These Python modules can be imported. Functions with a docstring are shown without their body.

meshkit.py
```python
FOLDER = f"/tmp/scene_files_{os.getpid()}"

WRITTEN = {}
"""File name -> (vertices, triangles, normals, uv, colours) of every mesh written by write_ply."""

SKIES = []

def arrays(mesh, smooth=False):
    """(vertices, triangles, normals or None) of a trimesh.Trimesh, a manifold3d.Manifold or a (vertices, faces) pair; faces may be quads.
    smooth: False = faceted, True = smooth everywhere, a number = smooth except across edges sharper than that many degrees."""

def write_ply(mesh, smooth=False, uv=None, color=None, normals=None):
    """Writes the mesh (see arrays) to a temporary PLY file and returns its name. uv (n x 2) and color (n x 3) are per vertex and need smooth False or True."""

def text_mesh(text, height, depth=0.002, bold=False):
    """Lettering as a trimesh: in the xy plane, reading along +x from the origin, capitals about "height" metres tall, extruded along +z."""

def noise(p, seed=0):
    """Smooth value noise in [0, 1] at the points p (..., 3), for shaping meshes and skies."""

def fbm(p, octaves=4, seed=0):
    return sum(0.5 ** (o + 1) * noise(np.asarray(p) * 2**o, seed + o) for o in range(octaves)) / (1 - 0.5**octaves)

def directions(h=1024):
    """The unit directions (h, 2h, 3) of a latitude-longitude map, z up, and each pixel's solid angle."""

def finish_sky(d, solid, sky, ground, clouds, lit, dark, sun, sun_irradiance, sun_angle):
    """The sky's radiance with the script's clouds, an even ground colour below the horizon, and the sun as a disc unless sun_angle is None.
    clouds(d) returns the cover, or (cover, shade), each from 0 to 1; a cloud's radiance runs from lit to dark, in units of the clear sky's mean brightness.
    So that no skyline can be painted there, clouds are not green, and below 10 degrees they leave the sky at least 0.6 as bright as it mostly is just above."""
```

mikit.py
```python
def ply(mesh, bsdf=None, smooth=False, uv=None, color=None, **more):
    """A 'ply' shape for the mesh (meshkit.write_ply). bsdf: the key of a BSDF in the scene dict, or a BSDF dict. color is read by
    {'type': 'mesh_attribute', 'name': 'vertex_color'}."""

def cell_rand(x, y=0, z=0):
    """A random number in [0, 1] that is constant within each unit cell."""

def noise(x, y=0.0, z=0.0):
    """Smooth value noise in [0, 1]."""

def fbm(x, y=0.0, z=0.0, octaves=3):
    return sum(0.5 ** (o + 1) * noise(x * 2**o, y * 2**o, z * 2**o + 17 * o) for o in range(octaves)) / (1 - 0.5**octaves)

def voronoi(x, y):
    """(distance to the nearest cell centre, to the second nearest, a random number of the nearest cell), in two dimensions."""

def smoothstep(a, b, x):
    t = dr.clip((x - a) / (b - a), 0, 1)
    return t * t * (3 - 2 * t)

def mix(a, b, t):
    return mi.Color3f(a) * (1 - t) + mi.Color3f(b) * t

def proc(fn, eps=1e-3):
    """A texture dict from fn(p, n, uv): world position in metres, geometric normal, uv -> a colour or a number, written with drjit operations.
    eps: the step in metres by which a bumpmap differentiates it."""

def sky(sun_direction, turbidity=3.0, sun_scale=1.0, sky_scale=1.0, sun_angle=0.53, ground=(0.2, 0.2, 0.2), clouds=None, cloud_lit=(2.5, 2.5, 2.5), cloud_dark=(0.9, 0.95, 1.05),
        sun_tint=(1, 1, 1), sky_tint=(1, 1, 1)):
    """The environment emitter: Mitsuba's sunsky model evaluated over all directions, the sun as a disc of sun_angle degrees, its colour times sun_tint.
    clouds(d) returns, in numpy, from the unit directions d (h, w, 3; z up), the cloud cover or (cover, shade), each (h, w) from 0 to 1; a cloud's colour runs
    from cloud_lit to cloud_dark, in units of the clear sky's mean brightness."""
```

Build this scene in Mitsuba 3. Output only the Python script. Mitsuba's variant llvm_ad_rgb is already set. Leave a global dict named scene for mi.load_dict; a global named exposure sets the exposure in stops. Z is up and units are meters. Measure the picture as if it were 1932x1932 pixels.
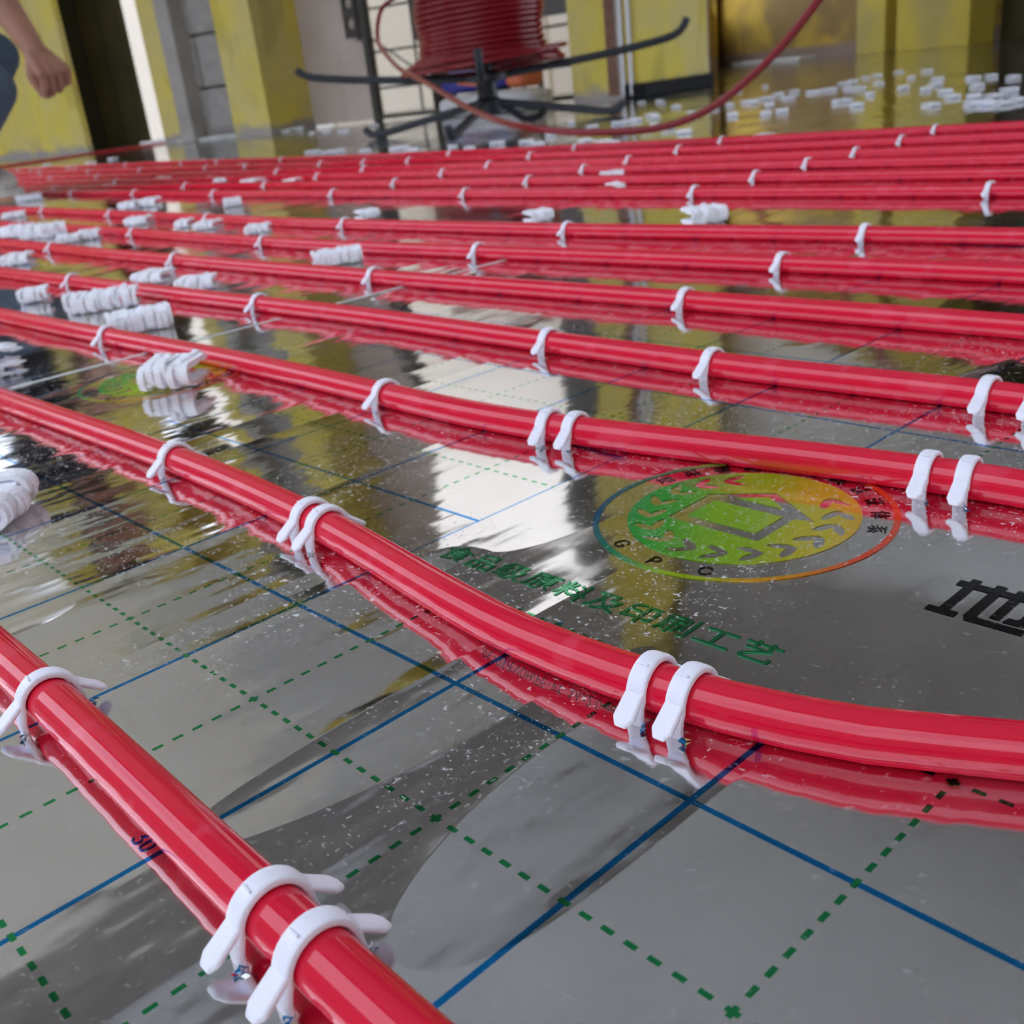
import math, random
import numpy as np, trimesh, manifold3d as m3
import mitsuba as mi, drjit as dr
import mikit, meshkit
from mikit import proc, noise, fbm, smoothstep, mix
from shapely.geometry import Polygon, Point, box as sbox
from shapely.ops import unary_union
from shapely import affinity
T = mi.ScalarTransform4f
scene, labels = {}, {}
rng = random.Random(7)

# ---------------------------------------------------------------- camera, sky, exposure
exposure = 3.12
CAM = np.array([0.15241, -0.18355, 0.18728])
RIGHT, DOWN, FWD = np.array([0.683, 0.723, -0.108]), np.array([0.208, -0.334, -0.920]), np.array([-0.701, 0.605, -0.378])
scene['camera'] = {'type': 'thinlens', 'fov': 51.990, 'fov_axis': 'x', 'aperture_radius': 0.0008, 'focus_distance': 0.35,
                   'near_clip': 0.02, 'far_clip': 400.0,
                   'to_world': T().look_at(origin=CAM.tolist(), target=(CAM + FWD).tolist(), up=(-DOWN).tolist())}
SUN = (-0.2, -0.3, 0.93)
def cloud(d):
    c = meshkit.fbm(d * 3.0, 4, seed=3)
    return np.clip((c - 0.15) * 3.0, 0.6, 1), np.clip((c - 0.5) * 1.5, 0, 1)
scene['sky'] = mikit.sky(SUN, turbidity=4.0, sun_scale=0.0, sky_scale=1.0, clouds=cloud, ground=(0.32, 0.30, 0.27),
                         cloud_lit=(2.1, 2.28, 2.7), cloud_dark=(1.35, 1.5, 1.78))

# ---------------------------------------------------------------- helpers
counts = {}
def numbered(name):
    counts[name] = counts.get(name, 0) + 1
    return name if counts[name] == 1 else '%s_%03d' % (name, counts[name] - 1)
def child(parent, name):
    return parent + '__' + numbered(parent + '/' + name).split('/')[-1]
def put(key, shape):
    scene[key] = shape
    return key
def thing(name, label, cat, group=None):
    k = numbered(name)
    labels[k] = {'label': label, 'category': cat}
    if group: labels[k]['group'] = group
    return k
def struct(name, mesh, mat, smooth=False):
    k = numbered(name); labels[k] = {'kind': 'structure'}
    if mesh is not None: put(k, mikit.ply(mesh, mat, smooth))
    return k
def part(parent, name, mesh, mat, smooth=False, label=None):
    k = child(parent, name)
    put(k, mesh if isinstance(mesh, dict) else mikit.ply(mesh, mat, smooth))
    if label: labels[k] = {'label': label}
    return k
def cat(*ms): return trimesh.util.concatenate([x for x in ms])
def tri(m):
    q = m.to_mesh(); return trimesh.Trimesh(q.vert_properties[:, :3], q.tri_verts, process=False)
def box(x0, y0, z0, x1, y1, z1):
    b = trimesh.creation.box((x1 - x0, y1 - y0, z1 - z0)); b.apply_translation(((x0 + x1) / 2, (y0 + y1) / 2, (z0 + z1) / 2)); return b
def cbox(x0, y0, z0, x1, y1, z1, c=0.01):
    """a box with chamfered edges"""
    v = []
    for x, y, z in ((x0, y0, z0), (x1, y0, z0), (x0, y1, z0), (x1, y1, z0), (x0, y0, z1), (x1, y0, z1), (x0, y1, z1), (x1, y1, z1)):
        sx, sy, sz = (1 if x == x0 else -1), (1 if y == y0 else -1), (1 if z == z0 else -1)
        v += [(x + sx * c, y + sy * c, z), (x + sx * c, y, z + sz * c), (x, y + sy * c, z + sz * c)]
    return trimesh.convex.convex_hull(np.array(v))
def sphere(p, r, seg=10): return m3.Manifold.sphere(r, seg).translate(tuple(map(float, p)))
def hull(pts, seg=10): return m3.Manifold.batch_hull([sphere(p, r, seg) for p, r in pts])
def tube(path, r, seg=20, closed=False, caps=True, up=(0, 0, 1)):
    """a round tube along a polyline, with parallel-carried frames; r a number or one per point"""
    P = np.asarray(path, float); n = len(P); R = np.broadcast_to(np.asarray(r, float), (n,))
    t = np.gradient(P, axis=0)
    if closed: t = np.roll(P, -1, 0) - np.roll(P, 1, 0)
    t /= np.linalg.norm(t, axis=1)[:, None]
    u = np.asarray(up, float); u = u - t[0] * (u @ t[0])
    if np.linalg.norm(u) < 1e-6: u = np.array([1., 0, 0]) - t[0] * t[0][0]
    a = np.arange(seg) * 2 * np.pi / seg; V = []
    for i in range(n):
        u = u - t[i] * (u @ t[i]); u /= np.linalg.norm(u); w = np.cross(t[i], u)
        V.append(P[i] + R[i] * (np.cos(a)[:, None] * u + np.sin(a)[:, None] * w))
    V = np.vstack(V); F = []
    j = np.arange(seg); k = (j + 1) % seg
    for i in range(n if closed else n - 1):
        o, q = i * seg, ((i + 1) % n) * seg
        F.append(np.stack([o + j, o + k, q + k], 1)); F.append(np.stack([o + j, q + k, q + j], 1))
    F = np.vstack(F)
    if caps and not closed:
        V = np.vstack([V, P[0], P[-1]]); o = (n - 1) * seg
        F = np.vstack([F, np.stack([k, j, j * 0 + n * seg], 1), np.stack([o + j, o + k, j * 0 + n * seg + 1], 1)])
    return trimesh.Trimesh(V, F, process=False)
def spline(pts, step=0.05, s=0.0):
    from scipy.interpolate import splprep, splev
    P = np.asarray(pts, float); k = min(3, len(P) - 1)
    tck, u = splprep(P.T, s=s, k=k)
    f = np.array(splev(np.linspace(0, 1, 400), tck)).T
    L = np.r_[0, np.cumsum(np.linalg.norm(np.diff(f, axis=0), axis=1))]
    q = np.linspace(0, L[-1], max(3, int(L[-1] / step) + 1))
    return np.stack([np.interp(q, L, f[:, c]) for c in range(P.shape[1])], 1)
def flat(poly, z=0.0002, h=0.00012):
    """a printed patch: the polygon as a very thin ink film lying on the foil"""
    ps = [g for g in getattr(poly, 'geoms', [poly]) if g.area > 1e-9]
    m = cat(*[trimesh.creation.extrude_polygon(g, h, engine='earcut') for g in ps]); m.apply_translation((0, 0, z)); return m

# ---------------------------------------------------------------- materials
def rgb(*c): return {'type': 'rgb', 'value': list(c)}
def pr(color, rough=0.5, metal=0.0, spec=0.5, **k):
    return {'type': 'principled', 'base_color': rgb(*color) if isinstance(color, tuple) else color, 'roughness': rough, 'metallic': metal, 'specular': spec, **k}
def two(b): return {'type': 'twosided', 'bsdf': b}
def foil_relief(p, n, uv):
    x, y = p.x, p.y
    wx = x + 0.02 * noise(x * 7, y * 7)
    h = 0.0022 * fbm(x * 8 + 3.1, y * 3.5, 0.0, 2)                       # broad sag of the sheet
    r = 1 - dr.abs(2 * noise(wx * 26 + 7.3, y * 6.0) - 1)                 # creases running across the sheet
    k = smoothstep(0.35, 0.7, noise(x * 4.0 + 1.3, y * 4.0 + 9.1))
    h += 0.0006 * r * r * r * (0.2 + k)
    h += 0.00022 * noise(wx * 60, y * 17) * (0.4 + k)
    h += 0.00010 * noise(x * 105 + 3, y * 36) * (0.45 + k)
    h += 0.00006 * noise(x * 240, y * 85) * (0.4 + k)
    return h
def line_mask(a, w): return 1 - smoothstep(w * 0.8, w * 1.15, dr.abs(a))
def dust(p):
    x, y = p.x, p.y
    where = smoothstep(0.46, 0.70, fbm(x * 9 + 14.784, y * 9 + 29.778, 0.0, 3))
    curl = smoothstep(0.035, 0.012, dr.abs(noise(x * 760, y * 760) - 0.5)) * smoothstep(0.60, 0.70, noise(x * 300 + 5, y * 300))
    dot = smoothstep(0.885, 0.91, noise(x * 800 + 31, y * 800 + 7))
    return dr.minimum(1.0, where * curl * 0.62 + dot * (0.22 + where) * 0.55)
def foil_print(p, n, uv):
    """the sheet's flat print: a 10 cm blue grid with green dashed centre lines, left out where the emblem panels are"""
    u, v = p.x * 10, p.y * 10
    fu, fv = u - dr.round(u), v - dr.round(v)
    gu, gv = u - 0.5 - dr.round(u - 0.5), v - 0.5 - dr.round(v - 0.5)
    panel = dr.select(((u > -2.0) & (u < 5.0) & (v > 0.52) & (v < 2.35)) | ((u > -7.4) & (u < -5.2) & (v > 0.52) & (v < 2.35)), 0.0, 1.0)
    blue = dr.maximum(line_mask(fu, 0.0105), line_mask(fv, 0.0105)) * panel
    du = u * 14 - dr.floor(u * 14); dv = v * 14 - dr.floor(v * 14)
    dash_v = dr.select((dv < 0.26) | (dv > 0.74), 1.0, 0.0) * line_mask(gu, 0.0085)
    dash_u = dr.select((du < 0.26) | (du > 0.74), 1.0, 0.0) * line_mask(gv, 0.0085)
    green = dr.maximum(dash_v, dash_u) * panel
    mottle = 0.93 + 0.07 * noise(p.x * 30, p.y * 30)
    c = mix(mi.Color3f(0.74, 0.735, 0.725) * mottle, mi.Color3f(0.012, 0.235, 0.60), blue)
    c = mix(c, mi.Color3f(0.03, 0.36, 0.12), green)
    return mix(c, mi.Color3f(0.86, 0.87, 0.90), dust(p))
def foil_metal(p, n, uv): return 1 - 0.95 * dust(p)
def foil_rough(p, n, uv): return 0.055 + 0.03 * noise(p.x * 14, p.y * 14) + 0.4 * dust(p)
RELIEF = proc(foil_relief, 4e-4)
def bump(b): return {'type': 'bumpmap', 'arbitrary': RELIEF, 'scale': 1.0, 'bsdf': b}
scene['mat_foil'] = two(bump(pr(proc(foil_print), proc(foil_rough), proc(foil_metal))))
def ink(r, g, b):
    def f(p, n, uv): return mix(mi.Color3f(r, g, b), mi.Color3f(0.86, 0.87, 0.90), dust(p))
    return two(bump(pr(proc(f), proc(foil_rough), 0.85)))
scene['mat_ink_green'] = ink(0.03, 0.30, 0.11)
scene['mat_ink_black'] = ink(0.006, 0.006, 0.007)
scene['mat_ink_blue'] = ink(0.02, 0.06, 0.28)
def ramp(t, stops):
    c = mi.Color3f(*stops[0][1])
    for (a, ca), (b, cb) in zip(stops, stops[1:]): c = mix(c, mi.Color3f(*cb), smoothstep(a, b, t))
    return c
def emblem(stops):
    def f(p, n, uv):
        cx = dr.select(p.x > -0.35, -0.103, -0.645); cy = dr.select(p.x > -0.35, 0.170, 0.158)
        t = ((p.x - cx) * 0.84 + (p.y - cy) * 0.40) / 0.064
        return mix(ramp(t, stops), mi.Color3f(0.86, 0.87, 0.90), dust(p))
    return two(bump(pr(proc(f), proc(foil_rough), 0.5)))
scene['mat_emblem_disc'] = emblem([(-1.0, (0.01, 0.20, 0.17)), (-0.55, (0.02, 0.38, 0.06)), (0.0, (0.30, 0.55, 0.02)), (0.5, (0.60, 0.50, 0.03)), (1.0, (0.85, 0.26, 0.02))])
scene['mat_emblem_ring'] = emblem([(-1.0, (0.02, 0.09, 0.22)), (-0.65, (0.02, 0.28, 0.13)), (-0.2, (0.40, 0.60, 0.02)), (0.3, (0.75, 0.35, 0.02)), (0.8, (0.75, 0.07, 0.02))])
def red_scuff(p, n, uv): return mix(mi.Color3f(0.66, 0.008, 0.036), mi.Color3f(0.70, 0.03, 0.065), smoothstep(0.62, 0.75, fbm(p.x * 90, p.y * 90, p.z * 90, 2)))
scene['mat_pipe'] = pr(proc(red_scuff), 0.09, 0.0, 0.5)
scene['mat_shaded_pipe'] = pr((0.21, 0.004, 0.010), 0.2, 0.0, 0.5)  # darker copy of the pipe red: backlit shade put into the colour
scene['mat_pipe_text'] = pr((0.02, 0.005, 0.02), 0.3)
scene['mat_clip'] = pr((0.84, 0.84, 0.93), 0.38, 0.0, 0.4, sheen=0.1)
scene['mat_strip'] = pr((0.86, 0.87, 0.92), 0.45, 0.0, 0.35)
def yellow(p, n, uv):
    a = fbm(p.x * 3, p.y * 3, p.z * 2.2, 4); g = smoothstep(0.10, 0.02, p.z + 0.10 * (noise(p.x * 9, p.y * 9, p.z * 9) - 0.5))
    s = smoothstep(0.55, 0.75, fbm(p.x * 6 + 9, p.y * 6, p.z * 2, 3))
    c = mix(mi.Color3f(0.66, 0.53, 0.095), mi.Color3f(0.60, 0.50, 0.18), smoothstep(0.35, 0.65, a))
    c = mix(c, mi.Color3f(0.30, 0.24, 0.06), s * 0.35)
    return mix(c, mi.Color3f(0.34, 0.31, 0.29), g)                       # bare concrete along the foot
scene['mat_yellow'] = two(pr(proc(yellow), 0.75, 0.0, 0.2))
def ochre(p, n, uv):
    a = fbm(p.x * 0.9, p.y * 0.9, p.z * 1.4, 4); g = smoothstep(0.22, 0.12, p.z)
    c = mix(mi.Color3f(0.40, 0.27, 0.04), mi.Color3f(0.21, 0.135, 0.045), smoothstep(0.38, 0.62, a))
    return mix(c, mi.Color3f(0.20, 0.15, 0.12), g)
def dim_yellow(p, n, uv): return mix(mi.Color3f(0.46, 0.36, 0.05), mi.Color3f(0.36, 0.30, 0.09), smoothstep(0.35, 0.65, fbm(p.x * 1.5, p.y * 1.5, p.z * 1.1, 4)))  # darker copy of the pier yellow, the dim bay painted in
scene['mat_dim_yellow'] = two(pr(proc(dim_yellow), 0.75, 0.0, 0.2))
scene['mat_ochre'] = two(pr(proc(ochre), 0.8, 0.0, 0.2))
def gray(c0, c1, f):
    def g(p, n, uv): return mix(mi.Color3f(*c0), mi.Color3f(*c1), fbm(p.x * f, p.y * f, p.z * f, 4))
    return proc(g)
scene['mat_ceiling'] = two(pr(gray((0.68, 0.69, 0.70), (0.80, 0.81, 0.815), 1.3), 0.9, 0.0, 0.1))
scene['mat_ceiling_daylit'] = two(pr(gray((0.88, 0.845, 0.77), (0.94, 0.91, 0.85), 0.9), 0.9, 0.0, 0.1))  # lighter, warmer ceiling copy: daylight from the yard painted in
scene['mat_concrete'] = two(pr(gray((0.26, 0.24, 0.22), (0.46, 0.43, 0.40), 5.0), 0.9, 0.0, 0.1))
scene['mat_block'] = two(pr(gray((0.25, 0.235, 0.22), (0.40, 0.375, 0.35), 14.0), 0.95, 0.0, 0.1))
scene['mat_mortar'] = two(pr((0.06, 0.05, 0.045), 0.95, 0.0, 0.1))
scene['mat_board'] = two(pr(gray((0.44, 0.36, 0.31), (0.56, 0.48, 0.42), 3.0), 0.85, 0.0, 0.15))
scene['mat_shade_panel'] = two(pr(gray((0.030, 0.025, 0.012), (0.06, 0.05, 0.022), 3.0), 0.8, 0.0, 0.15))  # dark colour standing for shade in the recess and the far opening
scene['mat_black'] = pr((0.010, 0.010, 0.012), 0.7, 0.0, 0.2)
scene['mat_black_metal'] = pr((0.022, 0.026, 0.034), 0.45, 0.0, 0.5)
scene['mat_gate'] = pr((0.055, 0.050, 0.042), 0.6, 0.0, 0.3)
scene['mat_cream'] = two(pr(gray((0.80, 0.71, 0.61), (0.86, 0.79, 0.70), 1.0), 0.9, 0.0, 0.1))
scene['mat_gap_glare'] = two(pr((0.88, 0.88, 0.88), 0.8, 0.0, 0.2))  # plain white standing for overexposed daylight
scene['mat_ground'] = two(pr(gray((0.38, 0.35, 0.30), (0.54, 0.50, 0.44), 2.0), 0.95, 0.0, 0.1))
scene['mat_dark_grey'] = two(pr((0.13, 0.125, 0.12), 0.7))
scene['mat_brown'] = two(pr(gray((0.16, 0.08, 0.055), (0.26, 0.15, 0.11), 20.0), 0.9, 0.0, 0.1))
scene['mat_white_pipe'] = pr((0.72, 0.71, 0.74), 0.4)
scene['mat_sack'] = two(pr(gray((0.45, 0.44, 0.44), (0.66, 0.65, 0.66), 9.0), 0.7, 0.0, 0.3))
scene['mat_blue'] = two(pr((0.02, 0.02, 0.22), 0.45)); scene['mat_orange'] = two(pr((0.60, 0.14, 0.05), 0.5))
scene['mat_edge'] = two(pr(gray((0.42, 0.44, 0.43), (0.62, 0.64, 0.62), 12.0), 0.5, 0.0, 0.4))
scene['mat_skin'] = pr(gray((0.24, 0.105, 0.064), (0.34, 0.16, 0.10), 18.0), 0.55, 0.0, 0.4)
scene['mat_nail'] = pr((0.46, 0.27, 0.20), 0.35)
scene['mat_jeans'] = pr(gray((0.055, 0.076, 0.100), (0.09, 0.118, 0.150), 60.0), 0.85, 0.0, 0.2)
scene['mat_shirt'] = pr((0.02, 0.018, 0.02), 0.85, 0.0, 0.2)
scene['mat_hair'] = pr((0.012, 0.010, 0.009), 0.5)
scene['mat_shoe'] = pr((0.55, 0.53, 0.47), 0.6); scene['mat_shoe_dark'] = pr((0.12, 0.105, 0.085), 0.7)
scene['mat_eye'] = pr((0.75, 0.73, 0.70), 0.2); scene['mat_lip'] = pr((0.33, 0.12, 0.09), 0.5)
scene['mat_tear'] = two(pr((0.80, 0.82, 0.85), 0.12, 1.0)); scene['mat_tear_blue'] = two(pr((0.02, 0.22, 0.45), 0.15, 0.8))

# ---------------------------------------------------------------- the hall: floor, ceiling, walls
W1 = np.array([-4.54, 5.24]); WT = np.array([-0.97125, -0.23806]); WB = np.array([-0.23806, 0.97125])
WALL = np.eye(4); WALL[:2, 0] = WT; WALL[:2, 1] = WB; WALL[2, 2] = -1; WALL[:2, 3] = W1
def along(m):
    """from wall coordinates (s along the back wall, d behind its front, z) to the hall"""
    V = np.asarray(m.vertices); X = np.c_[W1 + V[:, :1] * WT + V[:, 1:2] * WB, V[:, 2]]
    return trimesh.Trimesh(X, np.asarray(m.faces)[:, ::-1], process=False)
H = 4.3
fl = trimesh.Trimesh([[-14.5, -4.5, 0], [6, -4.5, 0], [6, 18, 0], [-14.5, 18, 0]], [[0, 1, 2], [0, 2, 3]], process=False)
floor = struct('floor', fl, 'mat_foil')
room = Polygon([(-14.5, -1.2), (6, -1.2), (6, 6.4), (-4.3, 6.4), tuple(W1 + 1.05 * WB), tuple(W1 + 10.4 * WT + 1.05 * WB)])
far = Polygon([(-5.4, 5.9), (-13.0, 17.6), (-3, 17.6), (6, 10), (6, 5.9)])
ceil = trimesh.creation.extrude_polygon(unary_union([room, far]).buffer(0.02), 0.25, engine='earcut'); ceil.apply_translation((0, 0, H))
ce = struct('ceiling', ceil, 'mat_ceiling')
part(ce, 'daylit_bay', cbox(-14.25, -0.88, H - 0.02, -4.96, 3.0, H + 0.001, .002), 'mat_ceiling_daylit', label='lighter ceiling bay with warm daylight painted in')  # warm light on this bay is put into its colour
struct('trim', cbox(-4.4, 5.36, 3.05, 5.8, 5.72, H, .01), 'mat_concrete')
for x0, x1 in ((-4.95, -4.50), (2.4, 2.8)): struct('trim', cbox(x0, -1.2, H - 0.55, x1, W1[1] + (x1 - W1[0]) * .245 - .02 if x1 < -4 else 6.3, H, .01), 'mat_concrete')
struct('trim', cbox(-14.4, -1.2, H - 0.45, 6, -0.9, H, .01), 'mat_concrete')
# behind the camera: the roof stops, a yard wall stands beyond under the open sky
wb = struct('wall_back', cbox(-14.5, -5.2, 0, 6, -5.0, 2.9), 'mat_concrete')
for x in (-13.0, -7.0, 1.9): part(wb, 'post', cbox(x - .18, -1.2, 0, x + .18, -0.85, H - .45), 'mat_yellow')
struct('wall_left', box(-14.5, -5.0, 0, -14.3, 3.2, H), 'mat_concrete')
wr = struct('wall_right', cat(box(5.8, -5.0, 0, 6.0, 9.0, H), box(5.8, 9.0, 3.4, 6.0, 12, H)), 'mat_concrete')
for y in (-1.0, 2.2, 5.2, 9.2): part(wr, 'post', cbox(5.65, y - .2, 0, 6.05, y + .2, 3.4), 'mat_yellow')
# the far wall with its piers
wf = struct('wall_front', along(box(-0.1, 0.0, 0, 0.40, 1.03, H)), 'mat_yellow')             # pier beside the opening
labels[wf]['label'] = 'yellow painted pier beside the bright opening'
part(wf, 'plinth', along(cbox(-0.13, -0.03, 0.0, 0.02, 1.06, 0.085, .008)), 'mat_black', label='black wet plinth along the foot')
part(wf, 'groove', along(cbox(0.06, -0.012, 0.03, 0.135, 0.01, 2.6, .004)), 'mat_brown', label='brown bare strip chased in the plaster')
part(wf, 'groove_edge', along(cbox(0.035, -0.014, 0.02, 0.058, 0.01, 2.6, .004)), 'mat_concrete')
wy = struct('wall_pier', along(box(3.17, 0.0, 0, 3.58, 0.52, H)), 'mat_yellow')
wa = struct('wall_corner', along(cat(box(5.53, 0.0, 0, 6.2, 0.06, H), box(6.2, 0.10, 0, 8.4, 0.2, H))), 'mat_yellow')
wp = struct('wall_board', along(cbox(2.45, 0.50, 0.02, 2.80, 0.55, H, .004)), 'mat_board')
part(wp, 'board', along(cbox(2.803, 0.503, 0.02, 3.17, 0.553, H, .004)), 'mat_board')
struct('wall_strip', along(box(4.31, 0.292, 0, 4.80, 0.5, H)), 'mat_yellow')
struct('trim', along(cbox(4.19, 0.10, 0, 4.36, 0.29, H, .01)), 'mat_concrete')
bi = struct('wall_infill', along(box(3.58, 0.285, 0, 4.31, 0.42, H)), 'mat_mortar')
bv = []
for row in range(9):
    z0 = row * 0.41; edges = ([3.585, 3.74, 4.295] if row % 2 == 0 else [3.585, 4.13, 4.295])
    for a, c in zip(edges, edges[1:]):
        j = 0.004 * rng.random()
        part(bi, 'block', along(cbox(a + .008, 0.25 + j, z0 + 0.006, c - .008, 0.30, min(z0 + 0.398, H), .012)), 'mat_block')
dl = struct('shade_panel_1', along(cbox(5.9, 0.5, 0.0, 6.45, 0.56, 2.7, .006)), 'mat_black')  # black sheet for the unlit gap: its darkness is colour
db = struct('shade_panel_2', along(cbox(5.33, 0.5, 0.0, 5.895, 0.58, 2.9, .006)), 'mat_shade_panel')  # column side in shadow, drawn as a dark-coloured panel
for a, c in ((5.345, 5.58), (5.60, 5.87)): part(db, 'shade_board', along(cbox(a, 0.488, 0.05, c, 0.502, 2.85, .004)), 'mat_shade_panel')  # strips of the same painted shade
struct('trim', along(cbox(4.82, 0.42, 0.0, 5.32, 0.62, 0.035, .006)), 'mat_white_pipe')       # door sill in the bright gap
struct('trim', along(box(4.78, 0.5, 3.0, 6.5, 0.6, H)), 'mat_yellow')
struct('trim', along(box(0.40, 0.5, 3.75, 3.17, 0.62, H)), 'mat_concrete')                     # lintel over the opening
# the deep bay beside the pier
A2, U2, N2 = np.array([-12.6, 17.07]), np.array([0.83205, -0.5547]), np.array([0.5547, 0.83205])
def along2(m):
    V = np.asarray(m.vertices); return trimesh.Trimesh(np.c_[A2 + V[:, :1] * U2 + V[:, 1:2] * N2, V[:, 2]], m.faces, process=False)
struct('wall_far', along2(box(0, 0, 0, 8.75, 0.3, H)), 'mat_ochre')
struct('wall_far_pier', along2(cbox(5.95, -0.22, 0, 6.72, 0.0, H, .01)), 'mat_dim_yellow')
struct('wall_far_column', along2(cbox(7.15, -0.30, 0, 8.72, 0.0, H, .01)), 'mat_dim_yellow')
struct('shade_panel_3', along2(cbox(8.75, 0.05, 0.0, 12.5, 0.2, H)), 'mat_shade_panel')  # dark opening, its shade painted on a flat panel
p0, p1 = W1 + 1.03 * WB + 0.02 * WT, A2 + 0.1 * U2
dd = (p1 - p0) / np.linalg.norm(p1 - p0); nn = np.array([dd[1], -dd[0]])
def run(k0, k1, z0, z1):
    a, c = p0 + (p1 - p0) * k0, p0 + (p1 - p0) * k1
    m = trimesh.creation.extrude_polygon(Polygon([a, c, c - nn * .25, a - nn * .25]), z1 - z0, engine='earcut'); m.apply_translation((0, 0, z0)); return m
ws = struct('wall_side', cat(run(0, 1, 0, 0.8), run(0, 1, 3.5, H)), 'mat_ochre')
for k in (0.0, 0.33, 0.66, 0.97): part(ws, 'post', run(k, k + .03, 0.8, 3.5), 'mat_ochre')
es = thing('edge_strip', 'pale edge insulation strip lying along the foot of the far ochre wall', 'strip')
put(es, mikit.ply(along2(cbox(1.9, -0.42, 0.0, 4.6, -0.12, 0.05, .01)), 'mat_edge'))
es = thing('edge_strip', 'silvery edge strip lying along the foot of the block wall and yellow pier', 'strip')
q = spline([(-9.0, 4.36, .012), (-8.4, 4.42, .012), (-8.0, 4.50, .012), (-7.55, 4.62, .012)], .1)
put(es, mikit.ply(cat(tube(q, 0.012, 8), tube(q + [0.05, 0.09, 0.004], 0.016, 8)), 'mat_edge', 40))
# the yard outside
struct('ground', box(-60, -60, -0.35, 60, 60, -0.06), 'mat_ground')
yard = struct('wall_yard', along(cbox(1.36, 4.2, -0.06, 10.5, 4.5, 7.0)), 'mat_cream')
for a in (1.45, 3.05, 4.65, 6.25, 7.85): part(yard, 'panel', along(cbox(a + .02, 4.17, 0.0, a + 1.56, 4.2, 2.4, .01)), 'mat_cream' if a < 6 else 'mat_gap_glare')  # white panels imitate the blown-out daylight seen through the gap

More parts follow.
